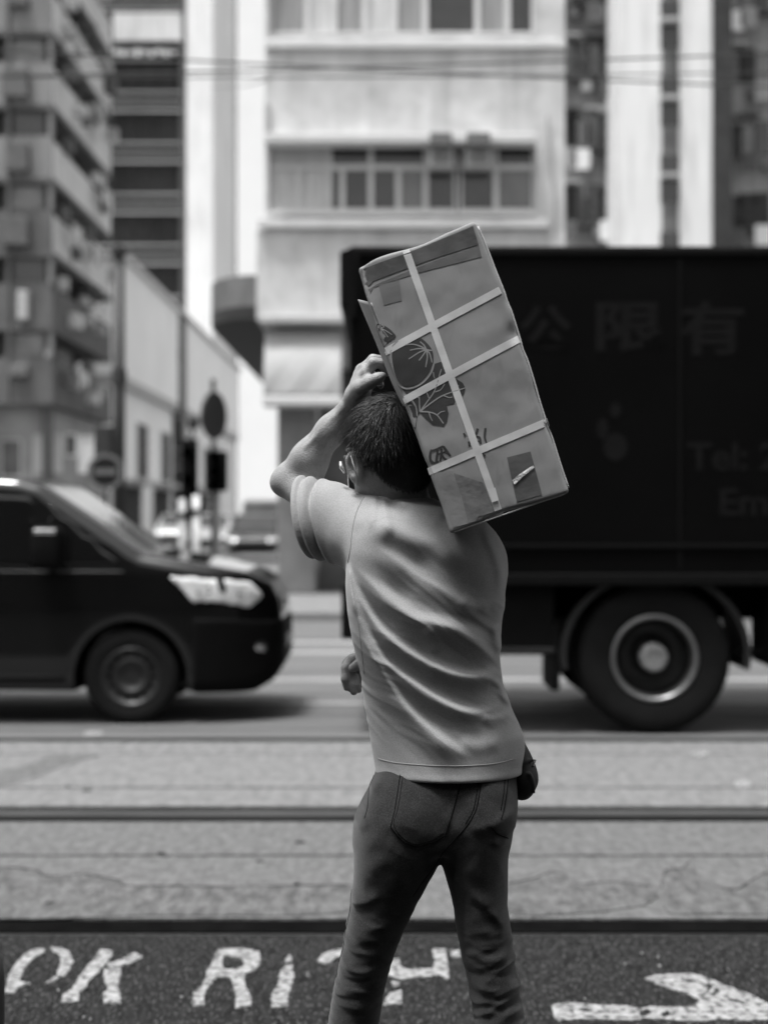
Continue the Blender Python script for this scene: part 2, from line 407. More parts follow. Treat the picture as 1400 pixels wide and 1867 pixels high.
# painted LOOK RIGHT lettering and arrow
def paint(name, loops, seed, zoff=0, x0=0, thick=.0035):
    """loops in half-pixel units of the lower strip of the photograph, laid on the road"""
    out = []
    for L in loops:
        pts = []
        for i in range(len(L)):
            a, b = L[i], L[(i+1) % len(L)]; n = max(2, int(math.hypot(a[0]-b[0], a[1]-b[1])/3))
            for k in range(n): pts.append((a[0]+(b[0]-a[0])*k/n, a[1]+(b[1]-a[1])*k/n))
        w = []
        for (x, y) in pts:
            w.append((x+4*mnoise.noise(Vector((x*.08, y*.08, seed)))+4*mnoise.noise(Vector((x*.3, y*.3, seed))),
                      y+3*mnoise.noise(Vector((x*.08, y*.08, seed+7)))+2.6*mnoise.noise(Vector((x*.3, y*.3, seed+3)))))
        out.append([G(x0+x/2, 1640+y/2, 0) for (x, y) in w])
    s = MB(); flat = [p for L in out for p in L]; N = len(flat)
    s.v = [(p.x, p.y, thick) for p in flat]+[(p.x, p.y, -.002) for p in flat]
    s.f = [tuple(t) for t in tessellate_polygon(out)]
    b = 0
    for L in out:
        n = len(L)
        for i in range(n): s.f.append((b+i, b+(i+1) % n, N+b+(i+1) % n, N+b+i))
        b += n
    return s.make(name, M_PAINT, road)
paint('painted_letter', [[(165,183),(130,183),(90,200),(55,240),(35,275),(25,310),(18,345),(50,345),(60,330),(110,312),(105,305),(75,303),(72,290),(90,255),(120,220),(165,195)]], 1)
paint('painted_letter', [[(185,178),(225,180),(255,195),(265,230),(255,260),(235,280),(215,285),(205,275),(215,255),(222,225),(210,200),(190,192)]], 2)
paint('painted_letter', [[(160,312),(200,287),(215,290),(195,303)]], 3)
paint('painted_letter', [[(365,188),(412,188),(405,215),(385,240),(355,275),(320,305),(320,320),(290,340),(285,380),(220,380),(232,350),(262,330),(285,290),(310,260),(340,225)]], 4)
paint('painted_letter', [[(384,240),(440,225),(490,198),(522,213),(480,235),(440,246),(404,254)]], 5)
paint('painted_letter', [[(380,258),(440,252),(440,275),(430,320),(440,360),(440,382),(378,385),(375,345),(395,335),(380,300)]], 6)
paint('painted_letter', [[(795,185),(870,182),(945,192),(950,235),(930,260),(890,275),(895,320),(915,360),(915,395),(858,402),(860,360),(848,310),(840,287),(790,287),(770,310),(745,345),(745,390),(700,392),(705,345),(735,320),(750,290),(755,265),(775,230)],
                         [(815,210),(880,215),(893,240),(870,256),(820,260),(808,240)]], 8)
paint('painted_letter', [[(1045,242),(1065,242),(1072,285),(1050,360),(1050,395),(990,398),(990,350),(1015,310),(1020,265)]], 9)
paint('painted_letter', [[(1040,222),(1055,205),(1066,218),(1060,232),(1042,234)]], 10)
paint('painted_letter', [[(1155,230),(1180,200),(1225,186),(1260,186),(1260,205),(1225,218),(1195,240)]], 11)
paint('painted_letter', [[(10,225),(55,220),(60,250),(90,258),(180,255),(185,225),(175,185),(225,185),(235,260),(238,298),(225,295),(215,282),(100,290),(60,297),(15,280)]], 12, x0=700)
paint('painted_letter', [[(20,345),(65,335),(65,385),(-4,388)]], 13, x0=700)
paint('painted_letter', [[(28,305),(55,305),(55,320),(35,322)]], 14, x0=700)
paint('painted_letter', [[(240,190),(275,188),(280,218),(250,215)]], 15, x0=700)
paint('painted_arrow', [[(950,292),(985,281),(1040,276),(1120,274),(1165,284),(1210,304),(1270,326),(1335,350),(1400,384),(1470,420),(1470,440),(1340,446),(1225,442),(1180,448),(1040,446),(950,436),(930,446),(720,440),(640,448),(622,440),(612,395),(628,384),(690,381),(760,388),(880,392),(940,402),(970,394),(1050,398),(1110,394),(1150,380),(1146,368),(1112,352),(1060,335),(1010,320),(975,304)]], 16, x0=700)
# bare patches worn through the arrow
for i, L in enumerate(([(1180,312),(1200,318),(1186,338),(1172,346),(1178,330)], [(1208,326),(1226,336),(1206,352),(1192,360),(1204,342)], [(930,416),(962,404),(976,418),(950,434),(934,428)], [(1008,424),(1034,410),(1044,424),(1022,436)], [(1060,300),(1110,296),(1150,304),(1112,305)], [(700,405),(760,410),(745,418)], [(1240,360),(1290,372),(1330,392),(1280,380)])):
    o = paint('worn_patch', [L], 60+i, x0=700, thick=.0042); o.data.materials[0] = M_ASPH
rng = random.Random(3)
for i in range(34):
    x, y = rng.uniform(0, 1400), rng.uniform(150, 440); r_ = rng.uniform(1.2, 3.4)
    paint('paint_chip', [[(x-r_*1.4, y), (x, y-r_), (x+r_*1.5, y-.3*r_), (x+.5*r_, y+r_)]], 20+i, x0=0 if i % 2 else 700, thick=.002)

# ------------------------------------------------------------------ buildings
def strip(px0, px1, py0, py1, Y):
    a, b = W(px0, py1, Y), W(px1, py0, Y); return a.x, b.x, a.z, b.z
M_WALL = mat('render_wall', .54, .85, .2, 1.6, .35, 12, streak=.2, spots=.25, sscale=2.2, spotcol=.3, sthr=.55)
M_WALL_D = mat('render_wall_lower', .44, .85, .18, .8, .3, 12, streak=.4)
M_TRIM = mat('white_trim', .58, .7, .1, 3, .1, 30)
M_GLASS = mat('dark_glass', .035, .08, .4, 1.2, 0, spec=.6)
M_GLASS2 = mat('grey_glass', .14, .12, .4, 1.0, 0, spec=.6)
M_CURT = mat('curtain', .55, .9, .25, 4, .5, 20, stretch=(6, 1, .3))
M_CURT2 = mat('curtain_grey', .28, .9, .3, 4, .5, 20, stretch=(6, 1, .3))
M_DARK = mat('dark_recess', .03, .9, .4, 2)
M_AC = mat('ac_metal', .38, .6, .15, 6)
M_LOUV = mat('ac_louvre', .12, .6, .2, 30, stretch=(.2, .2, 6))
def window(parent, rect, Y, pane_m, frame_m=None, fw=.05, deep=.10):
    """a framed window in a wall facing the camera: frame with its pane as a sub-part"""
    x0, x1, z0, z1 = rect
    f = MB().box(x0, x0+fw, Y, Y+deep, z0, z1).box(x1-fw, x1, Y, Y+deep, z0, z1).box(x0+fw, x1-fw, Y, Y+deep, z0, z0+fw).box(x0+fw, x1-fw, Y, Y+deep, z1-fw, z1).make('window', frame_m or M_TRIM, parent)
    MB().box(x0+fw-.002, x1-fw+.002, Y+deep*.5, Y+deep*.5+.02, z0+fw-.002, z1-fw+.002).make('pane', pane_m, f)
    return f

# --- corner building
YB = 27.0
cb = thing('corner_building', (0.5, YB+5, 0), 'pale rendered corner building with window rows behind the black truck', 'building')
xl, xr, _, zsill = strip(483, 1030, 385, 415, YB)
z385, z262, z245, z62 = (W(0, q, YB).z for q in (386, 262, 246, 64))
zf = 6.25
depth = 37.0
xw0, xw1, _, _ = strip(490, 976, 0, 10, YB)
# wall pieces around the two ribbon windows
MB().box(xl, xr, YB, depth, zf, z385).make('wall', M_WALL, cb)
MB().box(xl, xw0, YB, depth, z385, z262).make('wall_pier', M_WALL, cb)
MB().box(xw1, xr, YB, depth, z385, z262).make('wall_pier', M_WALL, cb)
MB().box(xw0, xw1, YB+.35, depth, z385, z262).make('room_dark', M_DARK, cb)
MB().box(xl, xr, YB, depth, z262, z62).make('wall', M_WALL, cb)
zt = 12.6
MB().box(xl, xw0, YB, depth, z62, zt).make('wall_pier', M_WALL, cb)
MB().box(xw1, xr, YB, depth, z62, zt).make('wall_pier', M_WALL, cb)
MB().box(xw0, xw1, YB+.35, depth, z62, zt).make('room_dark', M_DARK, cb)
MB().box(xl, xr, YB, depth, zt, 19).make('wall', M_WALL, cb)
MB().bbox(xl-.12, xr+.06, YB-.3, depth-.1, 19, 19.3, .03).make('parapet', M_TRIM, cb)
# hoods, sills and string courses
for (p0, p1, q0, q1, out) in ((482, 978, 242, 258, .42), (470, 1000, 398, 414, .16), (484, 1032, 72, 86, .10)):
    x0, x1, z0, z1 = strip(p0, p1, q0, q1, YB-out)
    MB().bbox(x0, x1, YB-out, YB+.05, z0, z1, .015).make('string_course', M_TRIM, cb)
x0, x1, z0, z1 = strip(490, 976, 384, 392, YB-.08); MB().bbox(x0, x1, YB-.08, YB+.3, z0, z1, .01).make('window_sill', M_TRIM, cb)
# lower storey panes
panes = [(492, 545, 304, 384, 'c'), (545, 600, 304, 384, 'c'), (600, 624, 304, 384, 'd'), (624, 676, 304, 384, 'd'), (676, 726, 304, 384, 'd'), (726, 776, 304, 384, 'g'), (776, 832, 304, 384, 'd'), (838, 904, 304, 384, 'd'), (904, 974, 304, 384, 'g'),
         (492, 600, 264, 304, 'c'), (600, 676, 264, 304, 'd'), (676, 776, 264, 304, 'd'), (776, 838, 264, 304, 'g'), (838, 904, 264, 304, 'g'), (904, 974, 264, 304, 'd')]
pm = {'c': M_CURT, 'd': M_GLASS, 'g': M_GLASS2, 'k': M_CURT2}
for (p0, p1, q0, q1, k) in panes:
    window(cb, strip(p0, p1, q0, q1, YB+.12), YB+.12, pm[k], fw=.045)
up = [(492, 560, 'k'), (560, 610, 'c'), (610, 665, 'k'), (665, 720, 'c'), (720, 775, 'k'), (775, 870, 'd'), (870, 925, 'k'), (925, 974, 'd')]
for (p0, p1, k) in up:
    window(cb, strip(p0, p1, -70, 62, YB+.12), YB+.12, pm[k], fw=.05)
    window(cb, strip(p0, p1, -125, -72, YB+.12), YB+.12, pm[k], fw=.05)
for (p0, p1) in ((782, 826), (849, 896)):
    x0, x1, z0, z1 = strip(p0, p1, 268, 302, YB-.35)
    ac = MB().bbox(x0, x1, YB-.35, YB+.2, z0, z1, .02).make('air_conditioner', M_AC, cb)
    for i in range(6): MB().box(x0+.04, x1-.04, YB-.362, YB-.348, z0+.05+i*.04, z0+.07+i*.04).make('louvre', M_LOUV, ac)
    x0, x1, z0, z1 = strip(p0+2, p1-2, 240, 264, YB-.5)
    ac = MB().bbox(x0, x1, YB-.5, YB-.06, z0, z1, .015).make('air_conditioner', M_LOUV, cb)
# pipes on the facade
MB().tube([W(998, 210, YB-.06), W(1002, 300, YB-.06), W(1010, 330, YB-.06), W(1012, 430, YB-.06)], .025, 6).make('drain_pipe', M_AC, cb)
MB().tube([W(487, 190, YB-.08), W(487, 262, YB-.08)], .05, 6).make('drain_pipe', M_AC, cb)
# first floor and ground floor
xl2 = W(468, 0, YB).x
MB().box(xl2, xr, YB-.02, depth, 4.75, zf).make('lower_wall', M_WALL, cb)
x0, x1, z0, z1 = strip(472, 690, 574, 588, YB-.5); MB().bbox(x0, x1+2.5, YB-.5, YB+.1, z0, z1, .02).make('canopy_slab', M_WALL_D, cb)
# sloping canvas awning with folds
x0, x1, z0, z1 = strip(480, 622, 590, 722, YB-.7)
s = MB(); nx, nz = 60, 14
for j in range(nz+1):
    for i in range(nx+1):
        u, v = i/nx, j/nz
        fold = .018*math.sin((u*2.2-v*1.3)*7)*(1-v)*.6+.008*math.sin((u*3.1-v*1.9)*13)*.5
        s.v.append((x0+(x1-x0)*u, YB-.12-.55*(1-v)-.15*math.sin(v*math.pi)+fold, z0+(z1-z0)*v))
for j in range(nz):
    for i in range(nx): b = j*(nx+1)+i; s.f.append((b, b+1, b+nx+2, b+nx+1))
aw = s.make('awning', mat('canvas', .36, .9, .12, 2, .2, 80), cb, smooth=True)
sm = aw.modifiers.new('thick', 'SOLIDIFY'); sm.thickness = .01
x0, x1, z0, z1 = strip(478, 624, 722, 738, YB-.72); MB().bbox(x0, x1, YB-.72, YB+.05, z0, z1, .02).make('awning_rail', M_TRIM, cb)
# ground floor pier, shop recess and shutter
x0, x1, _, _ = strip(506, 575, 0, 10, YB); MB().bbox(x0, x1, YB, YB+1.0, 0.12, 4.75, .03).make('pier', mat('pier_tile', .17, .6, .2, 3, .1, 30), cb)
MB().box(x1, xr, YB+1.2, YB+1.4, .12, 4.75).make('shop_wall', mat('shop_wall', .10, .7, .5, 1.5), cb)
MB().box(x0+.1, xr, YB+.3, depth, 4.0, 4.74).make('shop_lintel', M_WALL_D, cb)
MB().box(x0, x0+.25, YB+1.0, depth, .12, 4.74).make('side_wall', M_WALL_D, cb)
for i in range(14): MB().box(x1+.9, x1+3.0, YB+1.1, YB+1.16, .3+i*.2, .48+i*.2).make('shutter_slat', M_AC, cb)
# rounded balcony over the side street
zb0, zb1 = 4.8, 5.55; xo = W(365, 0, YB).x
loop = [(xl2+.01, YB+.3)]
for k in range(9):
    a = math.pi*.5*k/8; loop.append((xo+.9-.9*math.sin(a), YB+.3+1.6*(1-math.cos(a))))
loop += [(xo, 41), (xl2+.01, 41)]
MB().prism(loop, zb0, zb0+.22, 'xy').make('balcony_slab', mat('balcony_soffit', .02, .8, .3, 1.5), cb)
inner = []
for (x, y) in loop[1:11]: inner.append((x+.12*(1 if x < xl2-.1 else 0), y+.12))
s = MB(); rim = loop[0:11]
for i in range(len(rim)-1):
    (ax, ay), (bx, by) = rim[i], rim[i+1]
    n = Vector((by-ay, ax-bx)).normalized()*-.1
    b = len(s.v)
    for (x, y) in ((ax, ay), (bx, by), (bx-n.x, by-n.y), (ax-n.x, ay-n.y)): s.v += [(x, y, zb0+.22), (x, y, zb1)]
    s.f += [(b, b+2, b+3, b+1), (b+4, b+6, b+7, b+5), (b+1, b+3, b+5, b+7), (b, b+6, b+4, b+2)]
s.make('balcony_parapet', mat('balcony_wall', .13, .8, .3, 1.2, streak=.5), cb)
MB().box(xo, xo+.12, 41.002, 41.1, zb0, zb1).make('balcony_end', MATS['balcony_wall'], cb)

# --- far left apartment block with plants and washing
YL = 65.0
lb = thing('apartment_block', (-17, 72, 0), 'grey apartment block with stacked balconies at the far left corner of the street', 'building')
xc = W(95, 0, YL).x; xe = -26.0
M_LB = mat('block_wall', .22, .85, .18, .35, .2, 6, streak=.3); M_LBS = mat('block_side', .62, .85, .16, .4, .2, 6, streak=.3)  # side paler than front: the fall of light is put into the colours
M_SLAB = mat('block_slab', .10, .85, .3, 1)
MB().box(xe, xc-1.1, YL+1.1, 79, 5.9, 34).make('core_wall', mat('core_wall', .12, .85, .3, .5), lb)
for k in range(9):
    z = 6.1+3*k
    MB().box(xe, xc+.05, YL-.05, 79, z-.22, z).make('floor_slab', M_SLAB, lb)
    MB().box(xe, xc, YL, YL+.15, z, z+1.7).make('front_parapet', M_LB if k > 2 else mat('block_low_shade', .10, .85, .3, .6), lb)  # lower parapets darker: the low floors' shade is put into their colour
    MB().box(xc-.15, xc, YL+.15, 78.98, z, z+1.55).make('side_parapet', M_LBS if k > 1 else MATS['block_low_shade'], lb)
    for i in range(2): window(lb, (xc-2.0-i*2.0, xc-.35-i*2.0, z+1.72, z+2.75), YL+.2, M_GLASS if (i+k) % 2 else M_GLASS2, M_SLAB, .08, .12)
    MB().box(xc-.16, xc-.02, YL+.02, YL+.5, z+1.7, z+2.78).make('corner_post', M_LB, lb)
MB().box(xe, xc-.4, YL+1.0, 79, .12, 5.87).make('podium_wall', mat('podium_wall', .3, .8, .4, .6), lb)
for i in range(4): MB().box(xc-.45-2.4*i, xc-.05-2.4*i, YL+.1, YL+.5, .12, 5.87).make('podium_column', mat('column_dark', .05, .8, .2, 2), lb)
for (p0, p1, q0, q1, m) in ((62, 112, 792, 862, M_CURT), (118, 140, 790, 832, M_GLASS), (142, 196, 795, 862, M_CURT), (0, 40, 800, 870, M_GLASS2)):
    window(lb, strip(p0, p1, q0, q1, YL+.9), YL+.9, m, M_TRIM, .07, .1)

cr = random.Random(11)
for k in range(9):
    z = 6.1+3*k
    for i in range(5):
        y = YL+.8+cr.uniform(0, 12.4); w_ = cr.uniform(.5, 1.0); zz_ = z+cr.choice([.3, .7, 1.56, 1.56])
        MB().bbox(xc-.02, xc+cr.uniform(.3, .6), y, y+w_, zz_, zz_+cr.uniform(.4, .65), .03, 1).make('cooling_unit', cr.choice([M_AC, M_LOUV, M_SLAB, M_TRIM]), lb)
    for i in range(3):
        y = YL+1+i*4.4; MB().box(xc-1.0, xc-.9, y, y+3.2, z+1.6, z+2.7).make('window', cr.choice([M_GLASS, M_GLASS2, M_CURT2]), lb)
    MB().bbox(xc-1.6+cr.uniform(-.4, .3), xc-.9, YL-.45, YL+.01, z+cr.choice([.2, .9]), z+1.35, .03, 1).make('cooling_unit', cr.choice([M_AC, M_LOUV, M_SLAB]), lb)
MB().tube([(xc-1.75, YL-.06, 5.9), (xc-1.75, YL-.06, 33)], .07, 6).make('drain_pipe', M_SLAB, lb)
# leafy pots and washing on the side parapets
M_LEAF = mat('leaf', .045, .6, .4, 20); M_POT = mat('pot', .15, .7, .2, 8); M_WASH = mat('washing', .7, .9, .15, 5)
def plant_mesh(seed, r):
    rg = random.Random(seed); s = MB()
    s.tube([(0, 0, 0), (0, 0, .3)], [.14, .19], 8); npot = len(s.f)
    for i in range(110):
        a = rg.uniform(0, 6.283); e = rg.uniform(-.6, 1.3); rr = r*rg.uniform(.35, 1)
        p = Vector((rr*math.cos(a)*math.cos(e)*.9, rr*math.sin(a)*math.cos(e)*1.3, .45+rr*math.sin(e)*.9))
        u = Vector((rg.uniform(-1, 1), rg.uniform(-1, 1), rg.uniform(-1, 1))).normalized()*rg.uniform(.08, .17); w = u.orthogonal()*.5
        b = len(s.v); s.v += [tuple(p-u), tuple(p+w), tuple(p+u), tuple(p-w)]; s.f.append((b, b+1, b+2, b+3))
    return s, npot
plants = [(152, 135, 'highest leafy plant'), (142, 250, 'second highest leafy plant'), (178, 298, 'leafy plant nearest the dark office tower'), (132, 388, 'third highest leafy plant'), (160, 560, 'big dark bushy plant')]
for i, (px, py, nm) in enumerate(plants):
    Y = YL*(CX-95)/(CX-px); p = W(px, py, Y); z = p.z
    k = round((z-6.1-1.2)/3); zt_ = 6.1+3*k+1.55
    t = thing('potted_plant', (xc-.07, Y, zt_), nm+' on the side balconies of the grey block', 'plant', 'plants on the block balconies')
    s, npot = plant_mesh(i, .75 if i < 4 else 1.0)
    pv = s.v[:16]; pf = s.f[:npot]
    build('pot', pv, pf, M_POT, t, local=True); build('foliage', s.v, s.f[npot:], M_LEAF, t, local=True)
for i, (px, py, nm) in enumerate([(166, 185, 'topmost'), (176, 330, 'second'), (120, 372, 'third'), (155, 425, 'fourth'), (130, 660, 'lowest')]):
    Y = YL*(CX-95)/(CX-px); p = W(px, py, Y); k = round((p.z-6.1-1.0)/3); zt_ = 6.1+3*k+1.5
    t = thing('washing_line', (xc+.3, Y, zt_), nm+' rack of white washing hung outside the grey block balconies', 'washing', 'washing on the block balconies')
    MB().tube([(xc, Y-1.2, zt_), (xc+.5, Y-1.2, zt_), (xc+.5, Y+1.2, zt_), (xc, Y+1.2, zt_)], .025, 5).make('rack', M_AC, t)
    for j in range(5):
        y = Y-1.0+j*.45; h = .6+.4*((j*37+i*11) % 5)/5; s = MB()
        for a in range(6):
            for b_ in range(4): s.v.append((xc+.5+.05*math.sin(a*1.7+b_+j), y+.38*a/5, zt_-h*b_/3))
        for a in range(5):
            for b_ in range(3): q = a*4+b_; s.f.append((q, q+1, q+5, q+4))
        o = s.make('garment', M_WASH if (j+i) % 3 else M_CURT2, t, smooth=True)
        md = o.modifiers.new('thick', 'SOLIDIFY'); md.thickness = .01

# --- dark office tower
YO = 106.0
ot = thing('office_tower', (-16, YO+6, 0), 'dark glazed office tower with pale floor bands', 'building')
x0, x1 = W(150, 0, YO).x, W(328, 0, YO).x
MB().box(x0, x1, YO, YO+3.5, 0, 48).make('core', mat('tower_glass', .016, .5, .5, .3, spec=.2), ot)
M_BAND = mat('tower_band', .34, .7, .15, .3); M_BAND2 = mat('tower_band_dark', .012, .5, .3, .3)
fl = 93*YO/FPX
for k in range(14):
    zc = W(0, 187, YO).z+(k-7)*fl
    MB().box(x0, x1+.1, YO-.25, YO+.001, zc+.62, zc+.72).make('floor_band', M_BAND, ot)
    MB().box(x0, x1+.1, YO-.22, YO+.001, zc-.62, zc-.50).make('floor_band', M_BAND, ot)
    MB().box(x0, x1+.05, YO-.12, YO+.001, zc-.45, zc+.58).make('spandrel', M_BAND2, ot)
    MB().box(x0, x1+.1, YO-.25, YO+.001, zc-.03, zc+.05).make('floor_band', M_BAND, ot)
    for j in range(4): MB().box(x0+2+j*1.2, x0+2.08+j*1.2, YO-.08, YO+.001, zc+.75, zc+fl-.64).make('mullion', M_BAND2, ot)
a, b, c, d_ = strip(206, 330, 22, 72, YO-.5); MB().box(a, b, YO-.5, YO+.2, c, d_).make('plant_room_band', M_LBS, ot)
for i in range(9):
    a, b, c, d_ = strip(206+i*13, 216+i*13, 88+(i % 3)*2, 96+(i % 2)*4, YO-.6); MB().box(a, b, YO-.6, YO-.3, c, d_).make('roof_vent', M_TRIM, ot)

# --- low white building on the left side of the side street
wb = thing('white_shop_house', (-18, 130, 0), 'long low white building with barred windows along the side street', 'building')
XW = -13.6
ztop = HC+(CY-470)*83/FPX; zmid = HC+(CY-682)*83/FPX
M_WB = mat('white_render', .88, .8, .08, .2, .1, 6, streak=.12)
MB().box(-23, XW, 83, 150, zmid, ztop).make('upper_wall', M_WB, wb)
MB().box(-23, XW+.001, 83.01, 150, zmid+.001-.5, zmid-.001).make('ledge', M_AC, wb)
MB().box(-23, XW-.4, 83.1, 150, 0, zmid-.5).make('lower_wall', M_WB, wb)
MB().bbox(-23.2, XW+.25, 82.8, 150.2, ztop, ztop+.35, .05).make('cornice', M_WALL, wb)
for i, px in enumerate((262, 305, 348, 380)):
    Y = -XW*FPX/(CX-px); w_ = 3.4
    f = MB().box(XW-.42, XW-.3, Y, Y+w_, 3.4, 6.6).make('window', M_AC, wb)
    for j in range(6): MB().box(XW-.3, XW-.24, Y+.2+j*.55, Y+.34+j*.55, 3.5, 6.5).make('bar', M_SLAB, f)
    for j in range(5): MB().box(XW-.24, XW-.19, Y+.1, Y+w_-.1, 3.6+j*.65, 3.72+j*.65).make('bar', M_SLAB, f)
for i in range(4):
    Y = 85+i*12; MB().box(XW-.41, XW-.35, Y, Y+7, .1, 2.9).make('shop_opening', M_DARK, wb)
    MB().box(XW-.4, XW+.6, Y, Y+8, 3.0, 3.25).make('shop_canopy', M_AC, wb)

# --- pale towers beyond
def tower(name, px0, px1, Y, z1, m, label, cols=(), wm=None, fh=3.0, dp=12, ww=1.2, wh=1.3, z0=0):
    xa, xb = W(px0, 0, Y).x, W(px1, 0, Y).x
    t = thing(name, ((xa+xb)/2, Y+dp/2, 0), label, 'building')
    MB().box(xa, xb, Y, Y+dp, z0, z1).make('wall', m, t)
    first = None
    for px in cols:
        xm = W(px, 0, Y).x
        for k in range(int((z1-2)/fh)):
            z = 1.5+k*fh
            if HC-(z-HC)*0 and (CY-(z-HC)*FPX/Y) < -60: continue
            if first is None:
                first = MB().box(-ww/2, ww/2, -.04, .02, 0, wh).make('window', wm or M_GLASS, None); me = first.data
                first.parent = t; first.location = Vector((xm, Y, z))-origin(t)
            else: link('window', me, None, t, (xm, Y, z))
    return t
tower('slim_tower', 318, 388, 135, 70, mat('tower_pale', .78, .85, .12, .15, streak=.25), 'slim pale tower beside the dark office tower', (), dp=20)
tower('gap_tower', 382, 412, 165, 80, mat('tower_gap', .05, .85, .4, .15), 'narrow dark tower strip between two pale towers', (386, 398), M_GLASS2, ww=.9)
tower('white_tower', 404, 520, 200, 110, mat('tower_white', .8, .85, .06, .1), 'broad white tower closing the end of the side street', (), dp=25)
tower('laundry_tower', 1026, 1128, 63, 34, mat('tower_grimy', .2, .85, .4, .8, .2, 10, streak=.5), 'grimy grey tower with cluttered window cages', (1045, 1087, 1112), M_GLASS, 2.9, ww=.75, wh=1.2)
tower('banded_tower', 1125, 1304, 60, 36, mat('tower_white2', .72, .85, .08, .2, streak=.25), 'white tower with one dark strip of windows', (1221,), M_GLASS, 2.9, ww=.72, wh=1.8)
tower('side_tower', 1322, 1480, 64, 36, mat('tower_grey', .26, .85, .35, .4, streak=.45), 'grey weathered tower at the right edge above the truck', (1345, 1385, 1425), M_GLASS, 2.9, ww=.7, wh=1.0)
lt = bpy.data.objects['laundry_tower']; bt = bpy.data.objects['banded_tower']; sd = bpy.data.objects['side_tower']
xa = W(1206, 0, 59.99).x; xb = W(1237, 0, 59.99).x
MB().box(xa, xb, 59.97, 60.01, 0, 36).make('window_recess', mat('recess_grey', .12, .8, .5, 1.2), bt)
MB().box(W(1298, 0, 60).x, W(1334, 0, 60).x, 59.9, 60.3, 0, 36).make('light_well', M_DARK, bt)
for k in range(11): MB().box(W(1204, 0, 59.8).x, W(1239, 0, 59.8).x, 59.5, 59.96, 2.4+k*2.9, 2.55+k*2.9).make('window_hood', M_AC, bt)
rg = random.Random(5)
M_GRIME = mat('grime_metal', .07, .8, .4, 3)
for (t, cols_, Y, fh) in ((lt, (1036, 1060, 1084, 1108), 63, 2.9), (sd, (1338, 1362, 1388), 64, 2.9)):
    for k in range(1, 12):
        for px in cols_:
            x = W(px, 0, Y).x; z = 1.3+k*fh+rg.uniform(-.1, .1); q = rg.random()
            MB().box(x-.32, x+.32, Y-.05, Y+.02, z, z+rg.uniform(1.0, 1.5)).make('window', rg.choice([M_GLASS, M_DARK, M_GLASS2]), t)
            if q < .45: MB().bbox(x-.42, x+.42, Y-.55, Y-.02, z+1.4, z+1.48, .01, 1).make('window_hood', rg.choice([M_AC, M_GRIME]), t)
            if .3 < q < .75:
                c = MB()
                for m_ in range(5): c.box(x-.4+m_*.19, x-.37+m_*.19, Y-.5, Y-.47, z-.1, z+.75)
                for m_ in range(3): c.box(x-.4, x+.4, Y-.5, Y-.47, z-.1+m_*.41, z-.07+m_*.41)
                c.box(x-.4, x+.4, Y-.5, Y, z-.14, z-.101).make('window_cage', M_GRIME, t)
            if q > .6: MB().bbox(x-.05, x+.36, Y-.42, Y-.01, z-.6, z-.2, .02, 1).make('cooling_unit', rg.choice([M_AC, M_LOUV, M_CURT2]), t)
            if q < .2 or q > .85:
                MB().box(x-.4, x+.25, Y-.62, Y-.60, z-.9, z-.1).make('hung_cloth', rg.choice([M_CURT2, M_GRIME, M_WASH, M_SLAB]), t)
# --- unseen building behind the camera, added to block sky and darken reflections
nb = thing('unseen_building', (0, -8, 0), 'unseen dark building added behind the near pavement to block light', 'building')
MB().box(-60, 60, -16, -2.6, 0, 9).make('wall', mat('unseen_wall', .07, .85, .3, .4), nb)
MB().box(-60, 60, -2.6, -1.6, 3.4, 3.6).make('ledge', MATS['unseen_wall'], nb)

# ------------------------------------------------------------------ vehicles
M_BLACK = mat('black_paint', .003, .35, .3, 1.5, spec=.1, coat=1.0)
M_TYRE = mat('tyre', .007, .9, .3, 8, .3, 60, spec=.2)
M_RIM = mat('rim_steel', .26, .32, .2, 6, .1, 30, metal=.85)
M_RIMD = mat('rim_dark', .03, .45, .3, 6, metal=.5)
M_HUB = mat('hub_metal', .30, .5, .4, 20, .5, 50, metal=.4)
M_VGLASS = mat('vehicle_glass', .004, .05, spec=.7)
M_CHROME = mat('chrome', .6, .15, .3, 10, .3, 25, metal=1.0)
M_PLAST = mat('black_plastic', .004, .7, .2, 10, spec=.08)
M_LAMP = mat('lamp_lens', .85, .2, .4, 9, .5, 14, metal=.1)

